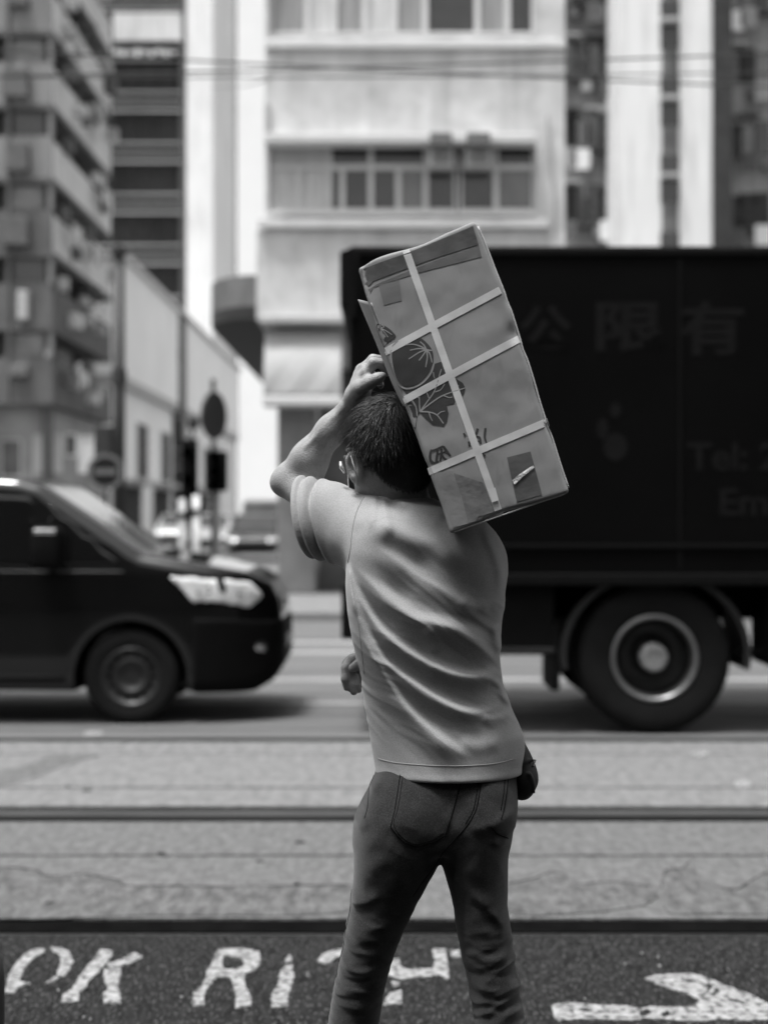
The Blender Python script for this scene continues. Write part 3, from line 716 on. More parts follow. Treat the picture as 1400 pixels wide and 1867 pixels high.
def text_mesh(body, bold=.0, ext=.002):
    c = bpy.data.curves.new('text', 'FONT'); c.body = body; c.offset = bold; c.extrude = ext
    o = bpy.data.objects.new('text', c); COL.objects.link(o); dg = bpy.context.evaluated_depsgraph_get(); dg.update()
    me = bpy.data.meshes.new_from_object(o.evaluated_get(dg)); bpy.data.objects.remove(o); me.materials.clear(); return me
def wheel(parent, c, R_, w, rim_r, side, deep, dark=False):
    """wheel with its axle along y; side = -1 shows its face to the camera"""
    c = Vector(c); s = side
    wh = MB().lathe([(rim_r, s*-w*.45), (R_*.86, s*-w*.5), (R_*.97, s*-w*.46), (R_, s*-w*.3), (R_, s*w*.3), (R_*.97, s*w*.44), (R_*.90, s*w*.5), (R_*.80, s*w*.51), (rim_r*1.08, s*w*.47), (rim_r, s*w*.45)], c, 'y', 56).make('wheel', M_TYRE, parent, True)
    if deep:
        MB().lathe([(rim_r*1.0, s*w*.40), (rim_r*1.04, s*w*.49), (rim_r*.98, s*w*.50), (rim_r*.93, s*w*.44), (rim_r*.88, s*w*.2)], c, 'y', 56).make('rim', M_RIM, wh, True)
        MB().lathe([(rim_r*.885, s*w*.2), (rim_r*.86, -s*w*.25), (rim_r*.6, -s*w*.32), (rim_r*.42, -s*w*.3), (rim_r*.34, s*w*.1), (.001, s*w*.1)], c, 'y', 56).make('dish', M_RIMD, wh, True)
        MB().lathe([(rim_r*.33, s*w*.0), (rim_r*.33, s*w*.36), (rim_r*.28, s*w*.42), (rim_r*.12, s*w*.44), (.001, s*w*.44)], c, 'y', 32).make('hub', M_HUB, wh)
        for k in range(10):
            a = 2*math.pi*k/10; p = c+Vector((rim_r*.24*math.cos(a), 0, rim_r*.24*math.sin(a)))
            MB().lathe([(.001, s*w*.5), (.016, s*w*.49), (.016, s*w*.4)], p, 'y', 6).make('wheel_nut', M_HUB, wh)
    else:
        MB().lathe([(rim_r*1.0, s*w*.40), (rim_r*1.02, s*w*.47), (rim_r*.95, s*w*.47), (rim_r*.9, s*w*.36), (rim_r*.66, s*w*.3), (rim_r*.62, s*w*.36), (rim_r*.5, s*w*.40), (rim_r*.46, s*w*.32), (rim_r*.2, s*w*.3), (.001, s*w*.33)], c, 'y', 48).make('rim', M_RIMD, wh, True)
        for k in range(14):
            a = 2*math.pi*k/14; p = c+Vector((rim_r*.78*math.cos(a), 0, rim_r*.78*math.sin(a)))
            MB().lathe([(.001, s*w*.362), (rim_r*.075, s*w*.36), (rim_r*.075, s*w*.3)], p, 'y', 8).make('rim_slot', M_TYRE, wh)
    return wh

# --- box truck, its rear at the left, driving to the right
YT = 10.7; YTf = YT+2.35
def T(px, py, Y=YT): return W(px, py, Y)
tk = thing('box_truck', (3.2, YT+1.15, 0), 'black box truck with faint company lettering behind the man', 'truck')
x0, ztop_, zbot = T(636, 0).x, T(0, 447).z, T(0, 1062).z
x1 = 5.3
MB().bbox(x0, x1, YT, YTf, zbot, ztop_, .03, 3).make('cargo_box', mat('truck_paint', .0025, .5, .3, 1.2, spec=.06), tk)
MB().bbox(x0-.06, x0+.08, YT-.02, YTf+.02, T(0, 560).z, ztop_-.05, .02).make('rear_door_hood', M_PLAST, tk)
loop = [(T(620, 0).x, T(0, 460).z), (T(636, 0).x+.02, T(0, 452).z), (T(650, 0).x, T(0, 580).z), (T(637, 0).x, T(0, 575).z)]
MB().prism(loop, YT-.03, YTf+.03, 'xz').make('rear_lip', M_PLAST, tk)
MB().bbox(x0-.01, x1, YT-.035, YT+.02, zbot-.02, zbot+.06, .01).make('lower_rail', M_PLAST, tk)
MB().bbox(x0-.01, x1, YT-.02, YT+.02, T(0, 1000).z, T(0, 992).z, .004).make('side_moulding', M_PLAST, tk)
MB().bbox(x0, x1, YT-.018, YT+.02, ztop_-.07, ztop_-.02, .008).make('top_rail', M_PLAST, tk)
xs = T(1240, 0).x; MB().bbox(xs-.012, xs+.012, YT-.012, YT+.02, zbot+.08, ztop_-.1, .004).make('panel_seam', M_PLAST, tk)
MB().bbox(x0-.02, x1+2.0, YT+.55, YT+.72, .75, zbot-.02, .01).make('chassis_rail', M_PLAST, tk)
MB().bbox(x0-.02, x1+2.0, YTf-.72, YTf-.55, .75, zbot-.02, .01).make('chassis_rail', M_PLAST, tk)
MB().bbox(T(622, 0).x, T(662, 0).x, YT+.02, YTf-.02, T(0, 1166).z, zbot-.021, .015).make('rear_bumper', M_PLAST, tk)
MB().bbox(T(880, 0).x, T(1012, 0).x, YT+.05, YT+.6, T(0, 1196).z, zbot-.021, .015).make('tool_box', M_PLAST, tk)
MB().bbox(T(880, 0).x, T(1012, 0).x, YT+.03, YT+.62, T(0, 1192).z, T(0, 1182).z, .004).make('tool_box_rail', M_RIMD, tk)
MB().bbox(T(660, 0).x, T(870, 0).x, YT+.1, YT+.55, .72, zbot-.022, .015).make('battery_box', M_PLAST, tk)
MB().bbox(T(1405, 0).x, T(1405, 0).x+1.4, YT+.05, YT+.6, .45, zbot-.022, .03).make('fuel_tank', M_PLAST, tk)
MB().bbox(T(1005, 0).x, T(1022, 0).x, YT+.04, YT+.62, .30, .72, .004).make('mudflap', M_PLAST, tk)
MB().bbox(T(1345, 0).x, T(1420, 0).x, YT+.12, YT+.2, T(0, 1198).z, T(0, 1186).z, .004).make('side_guard', M_PLAST, tk)
wc = T(1197, 1210); Rw = .515; wc.z = Rw
wheel(tk, (wc.x, YT+.20, Rw), Rw, .27, .285, -1, True)
wheel(tk, (wc.x, YT+.50, Rw), Rw, .27, .285, 1, True)
wheel(tk, (wc.x, YTf-.20, Rw), Rw, .27, .285, 1, True)
MB().tube([(wc.x, YT+.4, Rw), (wc.x, YTf-.4, Rw)], .08, 12).make('axle', M_PLAST, tk)
wheel(tk, (6.3, YT+.20, Rw), Rw, .27, .285, -1, False); wheel(tk, (6.3, YTf-.20, Rw), Rw, .27, .285, 1, False)
s = MB(); n = 28
for i in range(n+1):
    a = math.pi*(-.06+1.12*i/n)
    for (rr, yy) in ((.60, YT+.03), (.64, YT+.03), (.64, YT+.62), (.60, YT+.62)): s.v.append((wc.x+rr*math.cos(a), yy, Rw+.03+rr*math.sin(a)*.88))
for i in range(n):
    for k in range(4): b = i*4; s.f.append((b+k, b+(k+1) % 4, b+4+(k+1) % 4, b+4+k))
s.make('mudguard', mat('mudguard', .0045, .6, .2, 6), tk, smooth=False)
# cab, ahead of the box (beyond the picture's edge)
cabp = [(5.42, .55), (7.45, .45), (7.5, 1.2), (7.38, 1.5), (7.1, 2.55), (6.9, 2.68), (5.42, 2.7)]
cab = MB().prism(cabp, YT+.06, YTf-.06, 'xz').make('cab', M_BLACK, tk)
md = cab.modifiers.new('b', 'BEVEL'); md.width = .06; md.segments = 3
MB().prism([(6.0, 1.55), (7.2, 1.55), (6.98, 2.4), (6.0, 2.4)], YT+.045, YT+.07, 'xz').make('cab_window', M_VGLASS, tk)
# lettering
M_SIGN = mat('truck_lettering', .0062, .7, .2, 10, spec=.08)
def sign(body, px0, px1, py0, py1, nm='lettering', bold=.03):
    me = text_mesh(body, bold)
    xs = [v.co.x for v in me.vertices]; ys = [v.co.y for v in me.vertices]
    a, b = T(px0, py1), T(px1, py0); sx = (b.x-a.x)/(max(xs)-min(xs)); sz = (b.z-a.z)/(max(ys)-min(ys))
    mx, my = min(xs), min(ys); org = origin(tk)
    for v in me.vertices: v.co = Vector((a.x+(v.co.x-mx)*sx, YT-.0015-v.co.z*.5, a.z+(v.co.y-my)*sz))-org
    me.flip_normals(); link(nm, me, M_SIGN, tk)
sign('司', 800, 905, 552, 645); sign('公', 945, 1042, 556, 642); sign('限', 1086, 1212, 550, 642); sign('有', 1232, 1356, 548, 648)
sign('Tel: 2', 1252, 1420, 806, 858, bold=.025); sign('Em', 1312, 1400, 890, 940, bold=.025)
for (px, py, w_, h_) in ((1122, 748, 10, 14), (1098, 782, 10, 20), (1122, 815, 22, 26)):
    c = T(px, py); loop = [(c.x+w_*YT/FPX*math.cos(a*.3927), c.z+h_*YT/FPX*math.sin(a*.3927)) for a in range(16)]
    MB().prism(loop, YT-.003, YT+.001, 'xz').make('emblem', M_SIGN, tk)

# --- vans and cars sculpted from side profile, plan and cross-section
def car(name, label, cat, X0, Yn, width, prof, taper, wheels, wr, glass, lamps, paint, h=.02, heading=1, tumb=.16, zt0=1.05, group=None, extras=None, rot=0.0):
    """prof: side profile (x forward, z); Yn: near side; front at +x, placed at X0 (front-most x)"""
    Yc = Yn+width/2
    t = thing(name, (X0-2, Yc, 0), label, cat, group)
    xs = [p[0] for p in prof]; zs = [p[1] for p in prof]
    lo = (min(xs)-.12, -width/2-.12, min(zs)-.1); hi = (max(xs)+.12, width/2+.12, max(zs)+.1)
    F = Field(lo, hi, h)
    x, y, z = F.ax
    p2 = poly2d(x, z, prof).astype(np.float32)
    hw = width/2-np.maximum(z-zt0, 0)*tumb
    xf = max(xs)
    nose = np.where(x > xf-taper[0], taper[1]*((x-(xf-taper[0]))/taper[0])**2.4, 0)
    w2 = (hw[None, :]-nose[:, None]).astype(np.float32)
    body = smax(p2[:, None, :], np.abs(y)[None, :, None]-w2[:, None, :], .10)
    D = body.copy()
    for wx in wheels:
        rr = np.sqrt((x[:, None]-wx)**2+(z[None, :]-wr)**2)-wr*1.16
        cut = np.maximum(rr[:, None, :], (width/2-.3)-np.abs(y)[None, :, None])
        D = smax(D, -cut.astype(np.float32), .02)
    org = np.array([X0-xf, Yc, 0.])
    if rot:
        def tr(V):
            c, s_ = math.cos(rot), math.sin(rot); Vr = V-np.array([xf, 0, 0]); return np.stack([Vr[:, 0]*c-Vr[:, 1]*s_, Vr[:, 0]*s_+Vr[:, 1]*c, Vr[:, 2]], 1)+np.array([X0, Yc, 0])
    else:
        def tr(V): return V+org
    V, Q = surface_nets(D, F.lo, h, 2); build_np('body', tr(V), Q, paint, t)
    def panel(nm, loop, m, off=.006, thick=.03, ycond=None):
        pp = poly2d(x, z, loop).astype(np.float32)
        dd = np.maximum(np.maximum(body-off, -(body+thick)), pp[:, None, :])
        if ycond is not None: dd = np.maximum(dd, ycond(y)[None, :, None].astype(np.float32))
        V, Q = surface_nets(dd, F.lo, h, 2)
        if len(V): return build_np(nm, tr(V), Q, m, t)
    for (nm, loop, m, yc, off) in glass+lamps: panel(nm, loop, m, off, .05, yc)
    return t, F, body, tr, panel
def near(w): return lambda y: y+w       # keep y < -w
def far(w): return lambda y: w-y
def mid(w): return lambda y: np.abs(y)-w
XV = -.735; YV = 11.25
vp = [(-4.9, .25), (-.2, .22), (-.06, .30), (-.0, .42), (-.0, .66), (-.025, .86), (-.08, .99), (-.24, 1.07), (-.60, 1.14), (-.98, 1.21), (-1.70, 1.70), (-1.86, 1.745), (-2.3, 1.775), (-3.2, 1.79), (-4.6, 1.77), (-4.85, 1.7), (-4.95, 1.1)]
van, F_, body_, tr_, pan = car('black_van', 'black passenger van with bright headlamp stopped before the crossing', 'van', XV, YV, 1.8, vp, (.9, .34), (-1.05, -3.85), .335,
    [('side_window', [(-1.08, 1.12), (-1.64, 1.57), (-1.66, 1.10)], M_VGLASS, near(.3), .004),
     ('door_window', [(-1.74, 1.09), (-1.74, 1.62), (-2.7, 1.67), (-2.7, 1.13)], M_VGLASS, near(.3), .004),
     ('rear_window', [(-2.8, 1.13), (-2.8, 1.67), (-4.4, 1.66), (-4.4, 1.13)], M_VGLASS, near(.3), .004),
     ('door_window', [(-1.74, 1.09), (-1.74, 1.62), (-2.7, 1.67), (-2.7, 1.13)], M_VGLASS, far(.3), .004),
     ('windscreen', [(-.96, 1.16), (-.90, 1.26), (-1.62, 1.75), (-1.72, 1.64)], mat('windscreen_glass', .22, .10, .3, 2, metal=.55), mid(.70), .006)],
    [('headlamp', [(-.80, 1.06), (-.22, 1.01), (-.12, .90), (-.22, .81), (-.48, .86), (-.62, .86)], M_LAMP, near(.42), .008),
     ('headlamp', [(-.80, 1.06), (-.22, 1.01), (-.12, .90), (-.22, .81), (-.48, .86), (-.62, .86)], M_LAMP, far(.42), .008),
     ('lamp_bezel', [(-.62, .945), (-.18, .93), (-.18, .895), (-.60, .91)], M_PLAST, near(.42), .014), ('lamp_bezel', [(-.47, 1.05), (-.40, 1.05), (-.36, .90), (-.42, .90)], M_PLAST, near(.42), .014), ('lamp_reflector', [(-.36, .99), (-.24, .97), (-.24, .94), (-.36, .945)], M_RIMD, near(.42), .013), ('lamp_reflector', [(-.60, .99), (-.48, .99), (-.48, .955), (-.56, .955)], M_RIMD, near(.42), .013),
     ('grille', [(-.3, .90), (.1, .90), (.1, .74), (-.3, .74)], M_CHROME, mid(.38), .010),
     ('bumper', [(-.62, .76), (.1, .72), (.1, .2), (-.62, .2)], M_PLAST, None, .012),
     ('number_plate', [(-.1, .6), (.1, .6), (.1, .48), (-.1, .48)], mat('plate', .5, .5), mid(.26), .020),
     ('fog_lamp', [(-.32, .60), (-.1, .58), (-.1, .48), (-.32, .50)], M_CHROME, lambda y: np.abs(y+.62)-.10, .018),
     ('belt_trim', [(-1.08, 1.085), (-1.08, 1.068), (-4.4, 1.10), (-4.4, 1.117)], M_RIMD, near(.3), .012),
     ('sill_trim', [(-1.5, .36), (-1.5, .30), (-3.4, .30), (-3.4, .36)], M_PLAST, near(.3), .014)], M_BLACK)
o_ = Vector((XV, YV+.9, 0))
for wx in (-1.05, -3.85):
    wheel(van, (XV+wx, YV+.14, .335), .335, .22, .205, -1, False); wheel(van, (XV+wx, YV+1.66, .335), .335, .22, .205, 1, False)
mirror = MB().bbox(XV-1.72, XV-1.50, YV-.20, YV-.03, 1.10, 1.40, .05, 3).make('mirror', M_PLAST, van, True)
MB().bbox(XV-1.69, XV-1.53, YV-.205, YV-.10, 1.345, 1.385, .015).make('mirror_highlight', M_CHROME, mirror)  # chrome strip: the highlight on the mirror top made as a part
MB().tube([(XV-1.6, YV-.05, 1.14), (XV-1.6, YV+.06, 1.10)], .03, 8).make('mirror_arm', M_PLAST, mirror)
MB().bbox(XV-2.66, XV-2.48, YV-.035, YV+.02, .92, .96, .01).make('door_handle', M_PLAST, van)
MB().tube([(XV-.93, YV+.35, 1.235), (XV-1.3, YV+.72, 1.47)], .008, 5).make('wiper', M_PLAST, van)
MB().tube([(XV-.93, YV+.95, 1.245), (XV-1.3, YV+1.25, 1.47)], .008, 5).make('wiper', M_PLAST, van)

sp = [(-4.4, .28), (-.15, .25), (0, .4), (-.02, .62), (-.12, .74), (-.5, .82), (-1.15, .92), (-1.85, 1.38), (-2.1, 1.44), (-3.1, 1.43), (-3.8, 1.02), (-4.35, .95), (-4.45, .6)]
def sedan(name, label, X, Y, paint, rot):
    car(name, label, 'car', X, Y, 1.7, sp, (.9, .3), (-.85, -3.5), .31,
        [('windscreen', [(-1.1, .86), (-1.08, .98), (-1.86, 1.46), (-1.95, 1.34)], M_DARK, mid(.62), .01),
         ('side_window', [(-1.45, .95), (-1.95, 1.33), (-3.05, 1.34), (-3.6, 1.0)], M_VGLASS, near(.3), .008),
         ('side_window', [(-1.45, .95), (-1.95, 1.33), (-3.05, 1.34), (-3.6, 1.0)], M_VGLASS, far(.3), .008)],
        [('headlamp', [(-.5, .78), (.1, .68), (.1, .54), (-.4, .6)], M_LAMP, near(.45), .012), ('headlamp', [(-.5, .78), (.1, .68), (.1, .54), (-.4, .6)], M_LAMP, far(.45), .012),
         ('grille', [(-.2, .58), (.1, .58), (.1, .36), (-.2, .36)], M_PLAST, mid(.5), .012)], paint, h=.04, tumb=.35, zt0=.85, rot=rot, group='cars in the side street')
sedan('parked_car', 'dark saloon car waiting in the side street beyond the van bonnet', -3.95, 47, M_BLACK, R(-90))
sedan('parked_car', 'pale saloon car farther up the side street', -6.1, 54, mat('white_paint', .24, .6, .05, 2, coat=.05), R(-90))
sedan('parked_car', 'grey saloon car at the far end of the side street', -8.6, 64, mat('grey_paint', .3, .3, .05, 2, coat=.5), R(-90))
mp_ = [(-4.6, .28), (-.1, .25), (0, .4), (0, .85), (-.12, .98), (-.5, 1.1), (-1.1, 1.9), (-1.3, 1.98), (-4.4, 1.98), (-4.6, 1.8)]
car('delivery_van', 'pale delivery van behind the dark saloon in the side street', 'van', -4.7, 60, 1.8, mp_, (.7, .22), (-.9, -3.6), .33,
    [('windscreen', [(-.50, 1.04), (-.42, 1.16), (-1.06, 1.96), (-1.2, 1.84)], M_DARK, mid(.72), .012)],
    [('headlamp', [(-.4, .92), (.1, .88), (.1, .70), (-.3, .74)], M_LAMP, near(.5), .012), ('headlamp', [(-.4, .92), (.1, .88), (.1, .70), (-.3, .74)], M_LAMP, far(.5), .012), ('grille', [(-.2, .62), (.1, .62), (.1, .40), (-.2, .40)], M_PLAST, mid(.6), .012)], mat('pale_paint', .13, .6, .05, 2, coat=.05), h=.04, rot=R(-90))

# ------------------------------------------------------------------ street furniture
M_POLE = mat('dark_pole', .022, .6, .3, 5)
p = W(217, 0, 28); t = thing('utility_pole', (p.x, 28, .12), 'thick dark street pole beside the round no entry sign', 'pole')
zt_ = W(0, 462, 28).z
MB().tube([(p.x, 28, .12), (p.x, 28, zt_)], [.115, .10], 14).make('shaft', M_POLE, t, True)
MB().lathe([(.15, 0), (.15, .12), (.001, .16)], (p.x, 28, zt_), 'z', 14).make('cap', M_POLE, t)
MB().lathe([(.135, 0), (.135, .25)], (p.x, 28, 3.75), 'z', 14).make('collar', M_POLE, t)
MB().bbox(p.x-.42, p.x-.12, 27.9, 28.1, 2.0, 3.0, .02).make('control_box', M_POLE, t)
p = W(192, 860, 27.4); t = thing('no_entry_sign', (p.x, 27.4, p.z), 'round no entry sign with pale bar above the black van', 'sign')
MB().lathe([(.001, 0), (.25, 0), (.25, .02), (.001, .02)], p, 'y', 36).make('disc', mat('sign_dark', .010, .6, spec=.2), t)
MB().lathe([(.25, -.006), (.315, -.006), (.315, .022), (.25, .022)], p, 'y', 36).make('rim', mat('sign_rim', .12, .6), t)
MB().box(p.x-.19, p.x+.19, p.y-.012, p.y-.002, p.z-.045, p.z+.045).make('bar', mat('sign_bar', .12, .6), t)
MB().tube([(p.x, 27.46, .12), (p.x, 27.46, p.z+.3)], .035, 8).make('post', M_POLE, t)
# traffic signals on posts
def signal(px, py0, py1, Y, hw, label, disc=None, back=False):
    a, b = W(px, py1, Y), W(px, py0, Y)
    t = thing('traffic_light', (a.x, Y, .12), label, 'traffic light', 'traffic lights at the corner')
    MB().tube([(a.x, Y+.12, .12), (a.x, Y+.12, b.z+.1)], .055, 10).make('post', M_POLE if not back else M_AC, t, True)
    MB().bbox(a.x-hw, a.x+hw, Y-.12, Y+.06, a.z, b.z, .05, 3).make('housing', M_PLAST, t, True)
    n = 3
    for k in range(n):
        z = a.z+(b.z-a.z)*(k+.5)/n; r_ = min(hw*.72, (b.z-a.z)/n*.42)
        MB().lathe([(r_, -.2), (r_, 0), (.001, .0)], (a.x, Y-.12, z), 'y', 16).make('lens_hood', M_PLAST, t)
    return t
signal(346, 800, 950, 31, .16, 'slim dark traffic light beside the dark oval sign')
signal(395, 822, 896, 27, .19, 'squat dark traffic light under the dark oval sign', back=True)
p = W(390, 757, 27); t = thing('oval_sign', (p.x, 27, .12), 'dark round sign turned edgewise above the squat traffic light', 'sign')
s = MB(); n = 32
for sgn in (-.02, .02):
    for k in range(n):
        a = 2*math.pi*k/n; s.v.append((p.x+.17*math.cos(a)+sgn, 27+.36*math.cos(a)*.9, p.z+.40*math.sin(a)))
s.f = [tuple(range(n)), tuple(reversed(range(n, 2*n)))]+[(k, (k+1) % n, n+(k+1) % n, n+k) for k in range(n)]
s.make('disc', M_POLE, t); MB().tube([(p.x-.02, 27.06, .12), (p.x-.02, 27.06, p.z+.62)], .04, 8).make('post', M_POLE, t)
p = W(348, 770, 31); t = thing('lamp_head', (p.x, 31, .12), 'small dark lantern on a thin post behind the slim traffic light', 'lamp')
MB().tube([(p.x, 31.3, .12), (p.x, 31.3, p.z-.1)], .03, 8).make('post', M_POLE, t); MB().lathe([(.001, -.14), (.09, -.1), (.12, .08), (.05, .16), (.001, .17)], (p.x, 31.3, p.z), 'z', 14).make('lantern', M_POLE, t, True)
for i, (px, Y, h) in enumerate(((358, 24.0, 1.75), (332, 24.0, 1.7))):
    p = W(px, 0, Y); t = thing('bollard_post', (p.x, Y, .12), ('white post rising behind the van bonnet' if i == 0 else 'grey post between van roof and slim traffic light'), 'post')
    MB().tube([(p.x, Y, .12), (p.x, Y, h)], .055, 10).make('shaft', M_TRIM if i == 0 else M_AC, t, True)
    MB().lathe([(.07, 0), (.07, .1)], (p.x, Y, h-.3), 'z', 12).make('band', M_POLE, t)
# steel bollard at the near kerb, just inside the left edge
p = W(-19, 1740, 3.9); t = thing('near_bollard', (p.x, 3.9, .004), 'dark bollard cut by the left edge beside the painted letters', 'bollard')
MB().lathe([(.036, 0), (.036, .36), (.03, .41), (.015, .425), (.001, .43)], (p.x, 3.9, .004), 'z', 20).make('shaft', M_POLE, t, True)
MB().lathe([(.055, 0), (.055, .012), (.036, .02)], (p.x, 3.9, .004), 'z', 20).make('base', M_POLE, t)
# overhead wires
M_WIRE = mat('wire', .03, .6)
for i, (a, b, Ya, Yb, r_, sag, lb_) in enumerate((((-900, 154), (2300, 59), 14, 14, .009, 14, 'long overhead wire crossing the whole street just above the window hood'),
        ((-900, 36), (2300, 190), 15.5, 15.5, .010, 14, 'overhead wire sloping down to the right across the towers'),
        ((-900, 128), (2300, 110), 16.5, 16.5, .008, 20, 'thin overhead wire in front of the grey block and office tower'),
        ((489, 143), (386, 157), 26.97, 134.9, .022, 6, 'short wire tied to the corner building beside the white tower'))):
    pts = []
    for k in range(41):
        u = k/40; p = W(a[0]+(b[0]-a[0])*u, a[1]+(b[1]-a[1])*u+sag*(4*u*(1-u)), Ya+(Yb-Ya)*u); pts.append(p)
    o = MB().tube(pts, r_, 6).make('overhead_wire', M_WIRE); tag(o, lb_, 'wire', 'overhead wires')

# ------------------------------------------------------------------ the man
YM = 3.20
M_SHIRT = mat('shirt_cotton', .285, .9, .07, 22, .08, 700, sheen=.15, spots=.45, sscale=420, spotcol=.19, sthr=.48)
M_JEAN = mat('denim', .015, .9, .4, 13, .12, 600, sheen=.16, spec=.2, spots=.5, sscale=620, spotcol=.045, sthr=.5, stretch=(1, 1, .5))
M_STITCH = mat('seam_thread', .004, .9, spec=.1)
M_SKIN = mat('skin', .28, .46, .16, 45, .25, 330, sss=.05, spec=.5, spots=.3, sscale=160, spotcol=.2, sthr=.55)
M_HAIR = mat('hair', .008, .36, .4, 30, spec=.42)
M_SHOE = mat('shoe', .03, .6, .2, 8)
man = thing('person', (.09, YM, 0), 'person in pale polo shirt and dark jeans carrying a strapped carton on the shoulder', 'person')

def sections(rows, zs):
    """rows: (py, left px, right px, y centre, depth half) -> arrays over zs"""
    rows = sorted(rows, key=lambda r: -r[0])
    z = np.array([HC-(r[0]-CY)*YM/FPX for r in rows]); L = np.array([(r[1]-CX)*YM/FPX for r in rows]); Rr = np.array([(r[2]-CX)*YM/FPX for r in rows])
    yc = np.array([r[3] for r in rows]); b = np.array([r[4] for r in rows])
    out = []
    for a in ((L+Rr)/2, (Rr-L)/2, yc, b):
        q = np.interp(zs, z, a); k = np.exp(-np.linspace(-2, 2, 17)**2); k /= k.sum()
        q = np.convolve(np.pad(q, 8, mode='edge'), k, 'valid'); out.append(q)
    return out
def stack(F, rows, off=0.0, pw=2.0):
    cx, a, cy, b = (q.astype(np.float32)[None, None, :] for q in sections(rows, F.ax[2])); a = a+off; b = b+off
    X, Y = F.ax[0][:, None, None], F.ax[1][None, :, None]
    qx, qy = (X-cx)/a, (Y-cy)/b
    if pw == 2.0: k0 = np.sqrt(qx*qx+qy*qy)
    else: k0 = (np.abs(qx)**pw+np.abs(qy)**pw)**(1/pw)
    k1 = np.sqrt((qx/a)**2+(qy/b)**2)+1e-6
    return np.where(k0 > .2, k0*(k0-1)/k1*np.where(k0 > 1, 1, 1), -.08).astype(np.float32)
def ridges(F, lines, Yp=3.085):
    """fold height field over (x, z); each line: px points, amp, width above, width below, valley"""
    X, Z = np.meshgrid(F.ax[0].astype(float), F.ax[2].astype(float), indexing='ij'); H = np.zeros(X.shape)
    for (pts, amp, w1, w2, val) in lines:
        c = catmull([((p[0]-CX)*Yp/FPX, HC-(p[1]-CY)*Yp/FPX) for p in pts], 7)
        best = np.full(X.shape, 1e9); sgn = np.zeros(X.shape); par = np.zeros(X.shape); n = len(c)-1
        for i in range(n):
            ex, ez = c[i+1]-c[i]; t = np.clip(((X-c[i][0])*ex+(Z-c[i][1])*ez)/(ex*ex+ez*ez+1e-12), 0, 1)
            dx, dz = X-c[i][0]-t*ex, Z-c[i][1]-t*ez; dd = dx*dx+dz*dz; m_ = dd < best
            best = np.where(m_, dd, best); par = np.where(m_, (i+t)/n, par)
            sgn = np.where(m_, np.sign(ex*dz-ez*dx), sgn)
        dist = np.sqrt(best)*sgn          # + = left of the direction of travel (above, for lines drawn left to right)
        fade = np.clip(np.minimum(par, 1-par)/.26, 0, 1); fade = fade*fade*(3-2*fade)
        w = np.where(dist > 0, w1, w2)
        prof = np.exp(-(dist/w)**2)
        if val: prof = prof-val*np.exp(-((dist+w2*2.0)/(w2*1.15))**2)
        H += amp*prof*fade
    return H.astype(np.float32)
def perlin2(a, b, seed=0):
    rs = np.random.RandomState(seed); perm = rs.permutation(512); ang = rs.uniform(0, 2*np.pi, 512); gx, gy = np.cos(ang), np.sin(ang)
    ia, ib = np.floor(a).astype(int), np.floor(b).astype(int); fa, fb = a-ia, b-ib
    def g(i, j, x, y): k = perm[(perm[i & 511]+j) & 511]; return gx[k]*x+gy[k]*y
    u, v = fa*fa*fa*(fa*(fa*6-15)+10), fb*fb*fb*(fb*(fb*6-15)+10)
    n0 = g(ia, ib, fa, fb)*(1-u)+g(ia+1, ib, fa-1, fb)*u; n1 = g(ia, ib+1, fa, fb-1)*(1-u)+g(ia+1, ib+1, fa-1, fb-1)*u
    return n0*(1-v)+n1*v
def back_weight(F, yc, s):
    """1 on the camera side of yc, fading to 0 beyond"""
    return (1/(1+np.exp((F.ax[1]-yc)/s))).astype(np.float32)[None, :, None]

# ---- key points
TORSO = [(1425, 690, 948, 3.20, .132), (1405, 685, 952, 3.20, .133), (1370, 679, 957, 3.20, .130), (1340, 674, 955, 3.20, .128), (1290, 666, 932, 3.20, .122), (1250, 661, 917, 3.195, .118), (1200, 654, 909, 3.19, .116),
         (1150, 648, 912, 3.185, .118), (1100, 641, 919, 3.185, .121), (1050, 636, 920, 3.19, .120), (1010, 634, 914, 3.195, .115), (975, 640, 900, 3.20, .105), (945, 655, 880, 3.205, .09), (925, 670, 850, 3.21, .07)]
SH_L, SH_R = W(672, 962, 3.21), W(858, 1024, 3.21)
EL_L, WR_L = W(528, 876, 3.36), W(652, 727, 3.27)
EL_R, WR_R = W(866, 1175, 3.37), W(690, 1194, 3.40)
NECK0, NECK1 = W(738, 940, 3.215), W(716, 860, 3.215)
# head frame: turned to the left, leaning slightly away from the carton
HEAD = W(707, 824, 3.215)
yaw, roll, pitch = R(29), R(-4), R(-4)
HM = (Matrix.Rotation(yaw, 3, 'Z') @ Matrix.Rotation(roll, 3, 'Y') @ Matrix.Rotation(pitch, 3, 'X'))
def hd(x, y, z): return HEAD+HM @ Vector((x, y, z))
HMn = np.array(HM)

# ---- shirt
lo = (W(520, 0, YM).x, 3.02, W(0, 1440, YM).z); hi = (W(985, 0, YM).x, 3.46, W(0, 850, YM).z)
F = Field(lo, hi, .0025)
F.D = np.maximum(stack(F, TORSO, 0, 2.0), (F.ax[2]-W(0, 930, YM).z)[None, None, :])
F.cap(W(690, 966, 3.21), W(742, 957, 3.21), .058, .056, .05)
F.cap(W(742, 957, 3.21), SH_R, .056, .053, .05)
F.ell(W(700, 1010, 3.135), (.06, .05, .07), None, .05)          # shoulder blades
F.ell(W(835, 1050, 3.135), (.055, .05, .075), None, .05)
